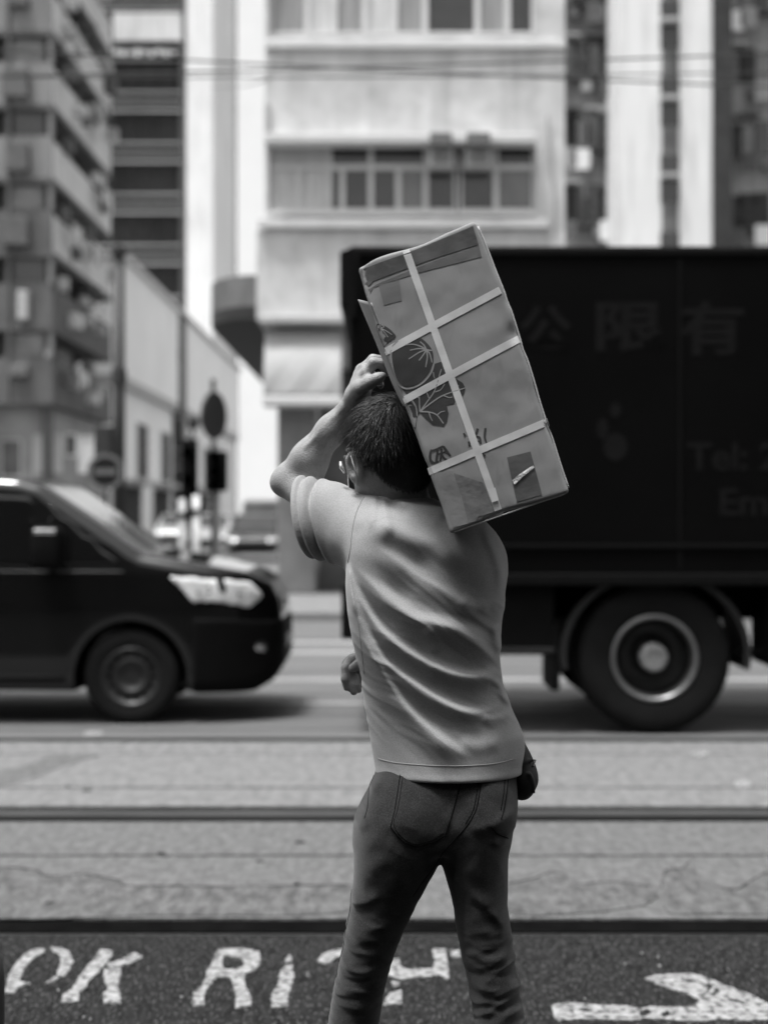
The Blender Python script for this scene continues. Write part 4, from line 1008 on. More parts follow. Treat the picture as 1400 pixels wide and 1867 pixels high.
# sleeves
cuff = W(566, 938, 3.285)
sl_ax = (np.array(cuff)-np.array(W(664, 966, 3.21)))
F.cap(W(668, 968, 3.21), W(600, 944, 3.26), .066, .072, .04)
F.cap(W(600, 944, 3.26), W(552, 930, 3.30), .072, .068, .012)
F.cap(W(628, 985, 3.22), W(585, 968, 3.265), .045, .052, .03)
F.cap(SH_R, W(854, 1140, 3.33), .052, .056, .04)
for (xq, ry, dx) in ((704, 912, 0), (690, 911, 2)):     # pleats gathered over the raised shoulder
    F.chain([W(xq, ry, 3.222), W(xq-6-dx*.3, ry+17, 3.172), W(xq-12-dx, ry+44, 3.150)], [.0075, .0065, .002], .014)
# the left cuff is cut square across the arm
cn = Vector((-.90, .34, -.18)).normalized()
sl, X, Y, Z = F.sub((lo[0], lo[1], W(0, 1030, YM).z), (W(640, 0, YM).x, hi[1], hi[2]))
cp = W(553, 930, 3.29)
pd = ((X-cp.x)*cn.x+(Y-cp.y)*cn.y+(Z-cp.z)*cn.z).astype(np.float32)
# turned-up cuff: one rounded roll and a deep crease behind it
roll_ = .0045*np.exp(-((pd+.026)/.007)**2)+.0045*np.exp(-((pd+.006)/.008)**2)-.013*np.exp(-((pd+.043)/.0060)**2)-.005*np.exp(-((pd+.0165)/.004)**2)+.004*np.exp(-((pd+.056)/.008)**2)
F.D[sl] = F.D[sl]-roll_
F.D[sl] = smax(F.D[sl], pd, .006)
def zz(x, y): return (580+x/3.3333, 880+y/3.3333)
def L_(pts, amp, w1, w2, val=.0): return ([zz(*p) for p in pts], amp, w1, w2, val)
folds = [
 L_([(240,205),(360,258),(470,285),(590,335),(720,375),(850,455),(990,570)], .015, .024, .030),
 L_([(280,360),(470,482),(620,588),(760,662),(880,740),(990,815)], .007, .012, .024),
 L_([(170,490),(300,605),(430,720),(560,815),(690,852),(840,890),(950,960),(1050,1065),(1160,1160)], .013, .013, .028),
 L_([(172,495),(215,640),(300,800),(430,945),(600,1062),(790,1150),(950,1185),(1060,1175),(1150,1230)], .012, .009, .022),
 L_([(170,495),(205,700),(275,900),(400,1090),(580,1225),(740,1325),(880,1385),(1020,1400),(1180,1365)], .012, .009, .022),
 L_([(180,560),(240,880),(330,1075),(440,1250),(560,1400),(700,1530),(820,1620),(950,1700)], .011, .011, .028),
 L_([(980,1175),(1060,1205),(1120,1260),(1150,1330),(1200,1390)], .005, .006, .009),
 L_([(640,870),(690,960),(730,1040)], .002, .012, .012),
 L_([(860,680),(950,755),(1060,760)], .003, .009, .016),
 L_([(1000,230),(1060,380),(1110,520),(1120,720)], .004, .014, .012),
 L_([(1090,860),(1085,960),(1140,1070)], .004, .008, .010),
 L_([(990,1425),(1080,1445),(1200,1420)], .003, .007, .012),
 L_([(840,1560),(980,1605),(1140,1560)], .0025, .014, .016),
 L_([(400,60),(405,170),(460,330)], .0035, .008, .012),
 L_([(345,50),(340,150),(325,300)], .004, .007, .010),
 L_([(300,40),(285,160),(220,310)], .003, .010, .012),
 L_([(430,100),(560,140),(700,175),(800,215)], .006, .008, .012),
 L_([(520,160),(640,215),(760,260)], .003, .008, .014),
 L_([(182,480),(195,650),(230,850)], .004, .005, .006),
]
H = ridges(F, folds)*1.35
ny = mnoise
X2, Z2 = np.meshgrid(F.ax[0].astype(float), F.ax[2].astype(float), indexing='ij')
ca_, sa_ = math.cos(R(38)), math.sin(R(38))
al, pe = X2*ca_-Z2*sa_, X2*sa_+Z2*ca_
warp = perlin2(al*9, pe*9, 3)*.02
fine = (.38-np.abs(perlin2(al*6, (pe+warp)*30, 5))*1.6)*.0028+(.3-np.abs(perlin2(al*13+7, (pe+warp)*62, 6))*1.4)*.0014
fine = fine*(.3+1.1*np.clip(perlin2(al*6+3, pe*6, 8)+.25, 0, 1))
loose = np.clip(1-((Z2-W(0, 1180, YM).z)/.22)**2, .25, 1)
H += (fine*loose*1.9).astype(np.float32)
F.D -= H[:, None, :]*back_weight(F, 3.235, .018)
# hem
zh = W(0, 1409, YM).z
Xr = F.ax[0][:, None, None]; Zr = F.ax[2][None, None, :]
hemz = zh-.012*((Xr-W(815, 0, YM).x)/.14)**2*0+.010*((Xr-W(830, 0, YM).x)/.13)*(-1)*0
hem = (hemz-Zr)
F.D -= (.0016*np.exp(-((Zr-zh-.004)/.010)**2)).astype(np.float32)
F.D = smax(F.D, hem.astype(np.float32), .004)
# neck opening
nk = Field.sub(F, (NECK0[0]-.12, 3.05, W(0, 975, YM).z), (NECK0[0]+.12, 3.4, hi[2]))
F.cap(W(741, 948, 3.224), W(716, 850, 3.217), .061, .061, .008, 's')
SHIRT_D = F
V, Q = F.mesh(1); shirt = build_np('shirt', V, Q, M_SHIRT, man)
sh_bvh = BVHTree.FromPolygons([tuple(v) for v in V], [tuple(q) for q in Q])

def lay(bvh, pts, r, off=.0002, smooth=True, n=6, dens=10):
    """a thread laid on a surface: px path projected from the camera side"""
    out = []
    for p in (catmull(pts, dens) if smooth else pts):
        q = W(p[0], p[1], 3.05); q.y = 0; dr = (W(p[0], p[1], 3.05)-Vector((0, 0, HC))).normalized()
        h_ = bvh.ray_cast(Vector((0, 0, HC)), dr)
        if h_[0] is not None and h_[0].y < 3.4: out.append(h_[0]-dr*off)
    return out
def thread(name, bvh, pts, r, m, parent, dens=10, off=.0002):
    q = lay(bvh, pts, r, off, dens=dens)
    if len(q) > 2: return MB().tube(q, r, 5).make(name, m, parent, True)
M_SEAM = mat('shirt_seam', .26, .9)
thread('hem_stitch', sh_bvh, [(690, 1384), (720, 1391), (780, 1396), (840, 1397), (900, 1393), (940, 1384)], .0007, M_SEAM, shirt)
thread('sleeve_seam', sh_bvh, [(634, 1026), (639, 1000), (642, 970), (648, 940), (657, 918), (664, 906)], .0008, mat('sleeve_thread', .16, .9), shirt)
thread('side_seam', sh_bvh, [(638, 1040), (646, 1090), (655, 1150), (664, 1230)], .0006, M_SEAM, shirt)
# ribbed collar
s = MB(); ca, cb_ = W(742, 925, 3.218), None
ring = []
for k in range(41):
    a = 2*math.pi*k/40
    ring.append(Vector((ca.x+.0705*math.cos(a)-.004, ca.y+.070*math.sin(a), ca.z+.012+.012*math.sin(a)-.020*math.cos(a)+.0015*math.sin(5*a))))
s.tube(ring, .0055, 8, False); s.make('collar', mat('collar_rib', .33, .9, .1, 30, .3, 200), shirt, True)

# ---- jeans
LEG_L = [(1440, 668, 815, 3.20, .125), (1480, 652, 812, 3.195, .128), (1520, 646, 808, 3.19, .126), (1562, 644, 803, 3.19, .118), (1600, 644, 786, 3.195, .105), (1640, 640, 763, 3.20, .093), (1700, 628, 735, 3.205, .083), (1750, 620, 716, 3.21, .078), (1800, 609, 702, 3.215, .074), (1867, 598, 692, 3.225, .073), (1950, 585, 676, 3.24, .070), (2080, 568, 652, 3.26, .062), (2215, 556, 636, 3.27, .060)]
LEG_R = [(1440, 798, 948, 3.20, .125), (1480, 798, 937, 3.195, .126), (1520, 800, 929, 3.19, .122), (1562, 803, 927, 3.19, .112), (1600, 813, 925, 3.19, .102), (1640, 824, 923, 3.185, .092), (1700, 833, 931, 3.18, .084), (1750, 844, 940, 3.175, .080), (1800, 853, 947, 3.17, .077), (1867, 865, 955, 3.16, .075), (1950, 874, 962, 3.15, .072), (2080, 885, 968, 3.14, .064), (2215, 893, 975, 3.13, .062)]
PELV = [(1340, 702, 936, 3.20, .108), (1380, 694, 940, 3.20, .112), (1420, 680, 944, 3.20, .120), (1460, 658, 944, 3.20, .126), (1500, 648, 933, 3.195, .126), (1535, 646, 927, 3.195, .120), (1560, 648, 925, 3.195, .11)]
lo = (W(530, 0, YM).x, 3.02, W(0, 2225, YM).z); hi = (W(985, 0, YM).x, 3.40, W(0, 1365, YM).z)
F = Field(lo, hi, .0028)
zc = W(0, 1545, YM).z
pel = smax(stack(F, PELV), (zc-F.ax[2])[None, None, :].astype(np.float32), .03)
ll = smax(stack(F, LEG_L), (F.ax[2]-W(0, 1470, YM).z)[None, None, :].astype(np.float32), .03)
lr = smax(stack(F, LEG_R), (F.ax[2]-W(0, 1470, YM).z)[None, None, :].astype(np.float32), .03)
F.D = smin(smin(ll, lr, .014), pel, .02)
F.ell(W(738, 1478, 3.135), (.070, .060, .075), None, .04); F.ell(W(872, 1472, 3.135), (.060, .058, .072), None, .04)
def z2(x, y): return (560+x/3.043, 1340+y/3.043)
def J_(pts, amp, w1, w2, val=.5): return ([z2(*p) for p in pts], amp, w1, w2, val)
jf = [J_([(900,860),(985,945),(1060,1030),(1110,1095)], .007, .012, .008), J_([(900,1150),(980,1165),(1060,1120),(1115,1075)], .006, .010, .008, .8),
      J_([(890,1210),(980,1245),(1060,1245),(1150,1225)], .0065, .009, .007, .9), J_([(890,1275),(990,1310),(1070,1300),(1155,1262)], .005, .008, .006, .9), J_([(895,1325),(1010,1365),(1090,1355),(1165,1325)], .005, .008, .006, .9),
      J_([(900,1390),(1020,1428),(1110,1415),(1175,1385)], .005, .008, .006, .9), J_([(900,1450),(1030,1488),(1120,1475),(1185,1450)], .005, .008, .006, .9), J_([(910,1520),(1040,1550),(1130,1540),(1190,1515)], .005, .008, .006, .9), J_([(910,1580),(1040,1610),(1190,1580)], .004, .008, .006, .9),
      J_([(1015,560),(1060,600),(1130,590)], .006, .010, .007, .8), J_([(880,505),(960,500),(1060,470),(1150,400)], .007, .014, .010, .8),
      J_([(225,975),(320,945),(420,880)], .006, .012, .008), J_([(205,1050),(300,1105),(400,1090),(510,1050)], .006, .010, .008, .8), J_([(200,1100),(310,1160),(400,1150),(490,1110)], .005, .009, .007, .8),
      J_([(190,1180),(300,1235),(380,1225),(470,1180)], .005, .009, .007, .8), J_([(180,1250),(300,1295),(370,1285),(460,1240)], .005, .009, .007, .8), J_([(170,1330),(300,1355),(440,1320)], .004, .009, .007, .8), J_([(160,1420),(290,1450),(430,1410)], .004, .009, .007, .8), J_([(150,1500),(280,1530),(420,1500)], .004, .009, .007, .8),
      J_([(560,760),(480,860),(430,940)], .004, .016, .012, .4), J_([(330,770),(400,700),(520,660)], .003, .018, .014, .3), J_([(830,330),(780,300),(730,270)], .005, .010, .008, .5),
      J_([(345,290),(370,300),(420,250)], .004, .008, .006, .6), J_([(260,540),(300,500),(340,470)], .005, .010, .008, .6), J_([(800,800),(860,850),(960,900)], .004, .014, .01, .4)]
jr = random.Random(2); jf = [(p, a*jr.uniform(.3, .75), w1*jr.uniform(.7, 1.2), w2*jr.uniform(.9, 1.7), v*.5) for (p, a, w1, w2, v) in jf]
H = ridges(F, jf, 3.10)
X2, Z2 = np.meshgrid(F.ax[0].astype(float), F.ax[2].astype(float), indexing='ij')
zk = W(0, 1770, YM).z
knee = np.exp(-((Z2-zk)/.13)**2)+.35*np.exp(-((Z2-W(0, 2080, YM).z)/.2)**2)
wz = perlin2(X2*14, Z2*11, 21)*.02
cr_ = (.35-np.abs(perlin2(X2*9+3, (Z2+wz-.25*np.abs(X2-.05))*34, 22))*1.7)*.0062+(.3-np.abs(perlin2(X2*18, (Z2+wz)*66, 23))*1.5)*.0028
thigh = perlin2((X2+Z2*.5)*22, (Z2-X2*.6)*13, 24)*.0026+perlin2((X2-Z2*.4)*45, Z2*22, 25)*.0012
thigh += (.3-np.abs(perlin2((X2+Z2*.7)*17, (Z2-X2*.8)*9, 27))*1.5)*.0026
H += (cr_*knee+thigh*(1-.6*knee)).astype(np.float32)
# back pockets stand slightly proud
def pocket(loop, h_):
    pp = poly2d(F.ax[0], F.ax[2], [((z2(*p)[0]-CX)*3.075/FPX, HC-(z2(*p)[1]-CY)*3.075/FPX) for p in loop]); return (h_/(1+np.exp(pp/.0016))).astype(np.float32)
PK1 = [(520,120),(515,225),(485,420),(460,515),(540,600),(610,625),(700,600),(770,555),(815,400),(860,250),(870,120)]
PK2 = [(975,120),(965,250),(955,400),(990,490),(1050,545),(1115,575),(1180,560),(1200,120)]
H += pocket(PK1, .0022)+pocket(PK2, .0022)
F.D -= H[:, None, :]*back_weight(F, 3.20, .02)
F.plane((0, 0, W(0, 2215, YM).z), (0, 0, -1), .004)
V, Q = F.mesh(1); jeans = build_np('jeans', V, Q, M_JEAN, man)
jb = BVHTree.FromPolygons([tuple(v) for v in V], [tuple(q) for q in Q])
def jt(nm, pts, r=.0010, dens=8): thread(nm, jb, [z2(*p) for p in pts], r, M_STITCH, jeans, dens)
jt('pocket_stitch', [(517,215),(500,330),(485,420),(462,512)]); jt('pocket_stitch', [(462,512),(500,560),(540,598),(580,616),(612,622),(660,612),(720,590),(768,556)])
jt('pocket_stitch', [(768,556),(795,470),(815,400),(858,250)]); jt('pocket_stitch', [(532,215),(516,330),(500,420),(480,505),(545,585),(610,608),(690,586),(755,545)], .0006)
jt('pocket_stitch', [(1118,225),(1105,330),(1090,420),(1075,470)]); jt('pocket_stitch', [(1100,225),(1088,330),(1074,420)], .0008); jt('pocket_stitch', [(1020,512),(1055,550),(1115,575)])
jt('centre_seam', [(975,215),(955,330),(935,420),(890,500),(820,580),(745,665)]); jt('centre_seam', [(962,215),(940,330),(920,420),(878,495)], .0008)
jt('side_seam', [(385,180),(365,240),(345,290),(335,400),(318,465)]); jt('side_seam', [(252,820),(243,900),(240,960),(222,1050),(210,1100),(200,1180),(165,1300),(140,1420),(120,1560),(116,1600)])
jt('inner_seam', [(745,668),(700,740),(640,820),(585,900)], .0009)

# ---- body: one continuous skin surface
lo = (W(435, 0, YM).x, 3.02, .02); hi = (W(1000, 0, YM).x, 3.56, W(0, 640, YM).z)
F = Field(lo, hi, .003)
n0 = W(0, 930, YM).z
sl, X, Y, Z = F.sub((lo[0], lo[1], W(0, 1392, YM).z), (hi[0], hi[1], n0))
class _S: pass
S_ = _S(); S_.ax = [F.ax[i][sl[i]] for i in range(3)]
F.D[sl] = stack(S_, TORSO, -.020)
sl, X, Y, Z = F.sub((lo[0], lo[1], .05), (hi[0], hi[1], W(0, 1400, YM).z)); S_.ax = [F.ax[i][sl[i]] for i in range(3)]
lcut = (S_.ax[2]-W(0, 1480, YM).z)[None, None, :].astype(np.float32)
F.D[sl] = np.minimum(np.minimum(F.D[sl], np.maximum(stack(S_, LEG_L, -.016), lcut)), np.minimum(np.maximum(stack(S_, LEG_R, -.016), lcut), smax(stack(S_, PELV, -.016), (zc-S_.ax[2])[None, None, :].astype(np.float32), .02)))
F.cap(W(690, 975, 3.21), W(742, 965, 3.21), .045, .045, .04); F.cap(W(742, 965, 3.21), SH_R, .045, .045, .04)
F.cap(NECK0, NECK1, .060, .054, .03)
# left arm
F.chain([W(660, 972, 3.215), W(592, 926, 3.29), EL_L], [.048, .042, .034], .02)
dirf = (WR_L-EL_L)
F.chain([EL_L, EL_L+dirf*.28+Vector((.001, 0, -.001)), EL_L+dirf*.62, WR_L], [.032, .0345, .029, .021], .02)
F.ell(EL_L+Vector((-.018, .0, -.006)), (.018, .018, .018), None, .02)
F.ell(EL_L+dirf*.30+Vector((.010, -.008, -.010)), (.026, .026, .045), None, .02)
F.cap(WR_L-dirf*.12+Vector((-.010, -.012, .004)), WR_L+Vector((-.008, -.010, .006)), .010, .010, .012)
for q0, q1, rr_ in ((.35, .95, .0032), (.45, .98, .0026)):
    a_ = EL_L+dirf*q0; b_ = EL_L+dirf*q1; off_ = Vector((-.012 if rr_ > .003 else .006, -.030, .010)); F.cap(a_+off_, b_+Vector((off_.x*.6, -.0185, off_.z*.4)), rr_, rr_, .008)
# left hand
K = [W(668, 680, 3.222), W(664, 672, 3.245), W(659, 674, 3.266), W(655, 682, 3.283)]
F.cap(WR_L, WR_L+(K[1]-WR_L)*.5, .0205, .020, .012)
for i, k in enumerate(K): F.cap(WR_L+(K[1]-WR_L)*.25+Vector((0, .008*(i-1.5), 0)), k, .018, .0128, .012)
F.chain([K[0], W(681, 661, 3.214), W(699, 662, 3.214), W(708, 676, 3.218)], [.0118, .0105, .0094, .0078], .006)
F.chain([K[1], W(680, 655, 3.242), W(700, 656, 3.244), W(711, 669, 3.246)], [.0120, .0106, .0095, .0080], .004)
F.chain([K[2], W(676, 660, 3.268), W(696, 664, 3.268), W(704, 680, 3.266)], [.0115, .010, .009, .0076], .004)
F.chain([K[3], W(676, 682, 3.285), W(691, 690, 3.272), W(694, 703, 3.258)], [.010, .0088, .0082, .0070], .004)
F.chain([W(646, 722, 3.255), W(656, 708, 3.228), W(674, 697, 3.205), W(688, 690, 3.196), W(697, 685, 3.194)], [.021, .0165, .0118, .0104, .0080], .010)
F.ell(W(662, 700, 3.245), (.020, .022, .024), None, .012)
# right arm across the front, hand showing beside the waist
F.chain([SH_R, W(862, 1110, 3.31), EL_R], [.046, .044, .037], .02)
dr_ = WR_R-EL_R
F.chain([EL_R, EL_R+dr_*.3, EL_R+dr_*.65, WR_R], [.037, .039, .032, .025], .015)
KR = [W(641, 1203, 3.385), W(634, 1210, 3.395), W(634, 1218, 3.412), W(640, 1224, 3.428)]
for k in KR: F.cap(WR_R+(KR[1]-WR_R)*.25, k, .019, .0125, .010)
F.chain([KR[0], W(630, 1218, 3.372), W(629, 1238, 3.366), W(632, 1254, 3.372)], [.0112, .0100, .0090, .0076], .003)
F.chain([KR[1], W(633, 1230, 3.385), W(638, 1250, 3.372), W(645, 1262, 3.372)], [.0114, .0102, .0092, .0078], .003)
F.chain([KR[2], W(644, 1234, 3.388), W(649, 1250, 3.378), W(654, 1258, 3.380)], [.0108, .0098, .0088, .0074], .003)
F.chain([KR[3], W(654, 1234, 3.400), W(660, 1248, 3.392)], [.0098, .0088, .0074], .003)
F.chain([W(682, 1198, 3.375), W(668, 1203, 3.342), W(655, 1211, 3.332), W(643, 1218, 3.332)], [.016, .0118, .0108, .0090], .006)
# head
F.ell(hd(0, -.012, .020), (.0715, .0885, .088), HMn, .02)           # cranium
F.ell(hd(0, .030, -.045), (.056, .058, .072), HMn, .03)             # face
F.ell(hd(0, .058, -.098), (.030, .026, .020), HMn, .03)             # chin
for sx in (-1, 1):
    F.cap(hd(.052*sx, .0, -.055), hd(.026*sx, .062, -.100), .018, .014, .03)   # jaw
    F.ell(hd(.046*sx, .052, -.030), (.020, .020, .018), HMn, .02)  # cheek
    F.ell(hd(.030*sx, .080, -.004), (.012, .008, .008), HMn, .006, 's')  # eye socket
    F.ell(hd(.030*sx, .076, -.004), (.011, .010, .008), HMn, .003)  # eye
    F.cap(hd(.048*sx, .074, .013), hd(.012*sx, .084, .013), .007, .007, .012)   # brow
    F.cap(hd(.007*sx, .094, -.034), hd(.009*sx, .090, -.036), .007, .006, .006)   # nostril wings
F.cap(hd(0, .084, .006), hd(0, .100, -.032), .007, .010, .010)      # nose
F.cap(hd(-.018, .080, -.060), hd(.018, .080, -.060), .006, .006, .006); F.cap(hd(-.016, .079, -.070), hd(.016, .079, -.070), .0065, .0065, .005)   # lips
F.cap(NECK1, hd(0, -.01, -.05), .054, .052, .03)
# ears: flattened pinna standing off the head
for sx in (-1, 1):
    em = HM @ (Matrix.Rotation(R(-28*sx), 3, 'Z') @ Matrix.Rotation(R(8*sx), 3, 'Y')); E_ = np.array(em)
    c = hd(.081*sx, -.006, -.026)
    F.ell(c, (.0070, .021, .034), E_, .005)
    F.cap(hd(.078*sx, .002, -.048), hd(.074*sx, .004, -.056), .008, .006, .006)
    F.ell(c+em @ Vector((.006*sx, .003, .002)), (.006, .011, .018), E_, .003, 's')
V, Q = F.mesh(1); body = build_np('body', V, Q, M_SKIN, man)
bod_bvh = BVHTree.FromPolygons([tuple(v) for v in V], [tuple(q) for q in Q])

# finger nails
for (a, b) in ((W(688, 690, 3.196), W(697, 685, 3.194)), (W(655, 1211, 3.332), W(643, 1218, 3.332))):
    d_ = (b-a).normalized(); up_ = Vector((0, -1, .55)); up_ = (up_-d_*up_.dot(d_)).normalized(); sd_ = d_.cross(up_)
    c = b-d_*.002+up_*.0078; s = MB()
    for i in range(7):
        for j in range(5):
            u, v = (i/6-.5), (j/4-.5); s.v.append(tuple(c+d_*(.013*u)+sd_*(.0105*v*(1-.5*max(0, u)*1.2))-up_*(.0032*(2*v)**2+.0022*(2*u)**2)))
    for i in range(6):
        for j in range(4): q = i*5+j; s.f.append((q, q+1, q+6, q+5))
    s.make('nail', mat('nail', .45, .3), body, True)

# ---- hair: a dark under-layer and combed locks
Fh = Field([HEAD[i]-.14 for i in range(3)], [HEAD[i]+.14 for i in range(3)], .003)
Fh.ell(hd(0, -.013, .022), (.0765, .0935, .0935), HMn, .01)
Fh.ell(hd(0, -.046, -.045), (.062, .050, .080), HMn, .03)
X, Y, Z = Fh.ax[0][:, None, None], Fh.ax[1][None, :, None], Fh.ax[2][None, None, :]
lx, ly, lz = ((X-HEAD.x)*HMn[0][i]+(Y-HEAD.y)*HMn[1][i]+(Z-HEAD.z)*HMn[2][i] for i in range(3))
hairline = np.maximum(np.maximum(.045-lz-.9*np.maximum(-ly+.01, 0)*1.6, -.118-lz), np.where(ly > .055, .06-lz, -1))
earcut = .034-np.sqrt(np.maximum((ly+.0)**2+(lz+.030)**2, 0))+np.where(np.abs(lx) < .05, -1, 0)
Fh.D = smax(smax(Fh.D, hairline.astype(np.float32), .012), np.minimum(earcut, 1).astype(np.float32), .006)
Vc, Qc = Fh.mesh(2)
rg = np.random.RandomState(4)
whorl = Vector((-.004, -.060, .078)); wn = whorl.normalized()
HV, HF = [], []
HV += [tuple(v) for v in Vc]; HF += [tuple(q) for q in Qc]
Vl = (Vc-np.array(HEAD)) @ HMn
normals = np.zeros_like(Vc)
fn = np.cross(Vc[Qc[:, 2]]-Vc[Qc[:, 0]], Vc[Qc[:, 3]]-Vc[Qc[:, 1]])
for k in range(4):
    for e in range(3): normals[:, e] += np.bincount(Qc[:, k], fn[:, e], len(Vc))
normals /= np.linalg.norm(normals, axis=1)[:, None]+1e-9
rad = np.linalg.norm(Vl-np.array([0, -.013, .022]), axis=1)
cand = np.nonzero(rad > .070)[0]
pick = rg.choice(cand, 11000)
for ii in pick:
    p = Vector(Vc[ii]); nrm = Vector(normals[ii]); pl = Vector(Vl[ii]); 
    if nrm.dot(p-HEAD) < 0: continue
    fromw = pl-whorl; dist = fromw.length
    tl = fromw-wn*fromw.dot(wn)
    if tl.length < 1e-4: tl = Vector((1, 0, 0))
    tl = tl.normalized()
    spin = wn.cross(tl)
    g = Vector((0, 0, -1))
    dl = tl*(1.0)+spin*(.75*math.exp(-dist/.05))+g*min(1.2, dist*9)+Vector((0, .5, 0))*max(0, pl.z-.05)*8
    dw = HM @ dl
    clump = mnoise.noise(Vector((pl.x*55, pl.y*55, pl.z*55)))
    jit = Vector(rg.normal(0, .15, 3)); dw = dw.normalized()+jit+nrm*(.04+.16*max(0, clump)+.28*math.exp(-dist/.05))
    L = rg.uniform(.026, .050) if pl.z > .0 else (rg.uniform(.012, .022) if pl.z > -.035 else rg.uniform(.005, .010))
    r0 = rg.uniform(.00028, .0006) if rg.rand() < .75 or pl.z < .02 else rg.uniform(.0007, .0011)
    n = 5; pts = [p-nrm*.001]; dd = dw.normalized()
    for k in range(n):
        q = pts[-1]+dd*(L/n); pts.append(q)
        rel = (q-HEAD-HM @ Vector((0, -.013, .022))); nn = rel.normalized()
        dd = (dd-nn*.13+Vector((0, 0, -.10))).normalized()
    b = len(HV)
    t0 = (pts[1]-pts[0]).normalized(); u = t0.orthogonal().normalized(); w = t0.cross(u)
    for k, q in enumerate(pts):
        rr = r0*(1-k/(n+.3))
        for a in range(3): HV.append(tuple(q+(u*math.cos(a*2.094)+w*math.sin(a*2.094))*rr))
    for k in range(n):
        for a in range(3): HF.append((b+k*3+a, b+k*3+(a+1) % 3, b+k*3+3+(a+1) % 3, b+k*3+3+a))
hair = build('hair', HV, HF, M_HAIR, man, smooth=True)

# ---- glasses, mask loop
gl = MB(); 
gl.tube([hd(-.079, .0, -.004), hd(-.076, .045, .0), hd(-.054, .086, .0)], .0016, 6)
for sx in (-1, 1):
    ringp = [hd(.030*sx+.022*math.cos(a*.3491), .090-.004*abs(math.cos(a*.3491)), -.008+.016*math.sin(a*.3491)) for a in range(19)]; gl.tube(ringp, .0018, 6, False)
gl.tube([hd(-.009, .09, .0), hd(.009, .09, .0)], .0016, 6)
g_ = gl.make('glasses', mat('glasses_frame', .5, .2, metal=.8), man, True)
for sx in (-1, 1):
    MB().lathe([(.001, 0), (.024, 0)], (0, 0, 0), 'y', 20)
    lv = [hd(.030*sx, .089, -.008)]+[hd(.030*sx+.021*math.cos(a*.3491), .088, -.008+.0155*math.sin(a*.3491)) for a in range(18)]
    build('lens', lv, [(0, 1+a, 1+(a+1) % 18) for a in range(18)], mat('lens_glass', .75, .05, metal=.7), g_)
lens = MB().tube([hd(-.083, .050, -.010), hd(-.084, .046, -.022), hd(-.080, .042, -.034)], [.003, .0042, .002], 6).make('hinge_glint', MATS['lens_glass'], g_, True)  # shiny nub: the glint on the glasses put into a shape
mk = MB(); 
loopm = catmull([tuple(q) for q in (hd(-.066, .040, -.050), hd(-.082, .018, -.028), hd(-.088, -.004, -.004), hd(-.092, -.020, -.020), hd(-.086, -.018, -.045), hd(-.072, .015, -.072), hd(-.062, .040, -.080))], 8)
mk.tube([Vector(q) for q in loopm], .0013, 6); mko = mk.make('mask_strap', mat('mask_strap', .5, .8), man, True)
s = MB(); nu, nv_ = 16, 10
for j in range(nv_+1):
    for i in range(nu+1):
        a = (i/nu-.5)*2.3; v = j/nv_-.5
        s.v.append(tuple(hd(.070*math.sin(a), .028+.084*math.cos(a)-.03*v*v, -.062-.085*v)))
for j in range(nv_):
    for i in range(nu): b = j*(nu+1)+i; s.f.append((b, b+1, b+nu+2, b+nu+1))
o = s.make('face_mask', mat('mask', .6, .9), man, True); md = o.modifiers.new('t', 'SOLIDIFY'); md.thickness = .002

# ---- shoes (below the picture)
for (px, y_) in ((596, 3.27), (934, 3.13)):
    c = W(px, 2215, YM); Fs = Field((c.x-.08, y_-.16, -.01), (c.x+.08, y_+.24, .16), .004)
    Fs.cap((c.x, y_-.05, .05), (c.x, y_+.02, .075), .045, .045, .02); Fs.cap((c.x, y_-.05, .045), (c.x, y_+.15, .038), .040, .042, .02); Fs.cap((c.x, y_, .1), (c.x, y_+.0, .12), .042, .044, .02)
    Fs.plane((0, 0, .008), (0, 0, -1)); Vs, Qs = Fs.mesh(1); sh = build_np('shoe', Vs, Qs, M_SHOE, man)
    Fs.D = smax(Fs.D-.004, (Fs.ax[2]-.026)[None, None, :].astype(np.float32), .003); Vs, Qs = Fs.mesh(1); build_np('sole', Vs, Qs, mat('sole', .3, .7), sh)

# ------------------------------------------------------------------ hip bag
lo = W(935, 1480, 3.22); hi = W(1000, 1330, 3.22)
bagc = W(949, 1412, 3.22)
t = thing('waist_bag', (bagc.x, bagc.y, bagc.z), 'small black fabric bag hanging at the right hip', 'bag')
Fb = Field((bagc.x-.06, bagc.y-.09, bagc.z-.08), (bagc.x+.07, bagc.y+.09, bagc.z+.09), .0022)
Fb.ell(bagc+Vector((.000, 0, -.006)), (.035, .062, .046), None, .01); Fb.ell(bagc+Vector((-.008, 0, .040)), (.020, .050, .044), None, .03)
Fb.cap(bagc+Vector((.012, -.058, .010)), bagc+Vector((.024, -.040, -.030)), .004, .003, .006); Fb.cap(bagc+Vector((.020, -.040, .034)), bagc+Vector((-.010, -.055, .028)), .003, .003, .005)
X2, Z2 = np.meshgrid(Fb.ax[0].astype(float), Fb.ax[2].astype(float), indexing='ij')
Fb.D -= (.0007*np.sin(Z2*120+np.sin(X2*80)*1.5)).astype(np.float32)[:, None, :]
Vb, Qb = Fb.mesh(1); build_np('pouch', Vb, Qb, mat('bag_nylon', .006, .6, .3, 20, .08, 300, spec=.25), t)
MB().tube([bagc+Vector((.022, -.040, .022)), bagc+Vector((.030, 0, .028)), bagc+Vector((.024, .045, .022))], .0015, 6).make('zip', mat('zip', .03, .4), t)
MB().tube([bagc+Vector((-.008, -.02, .055)), bagc+Vector((-.014, -.02, .075)), bagc+Vector((-.024, -.015, .10))], .005, 6).make('strap', MATS['bag_nylon'], t)

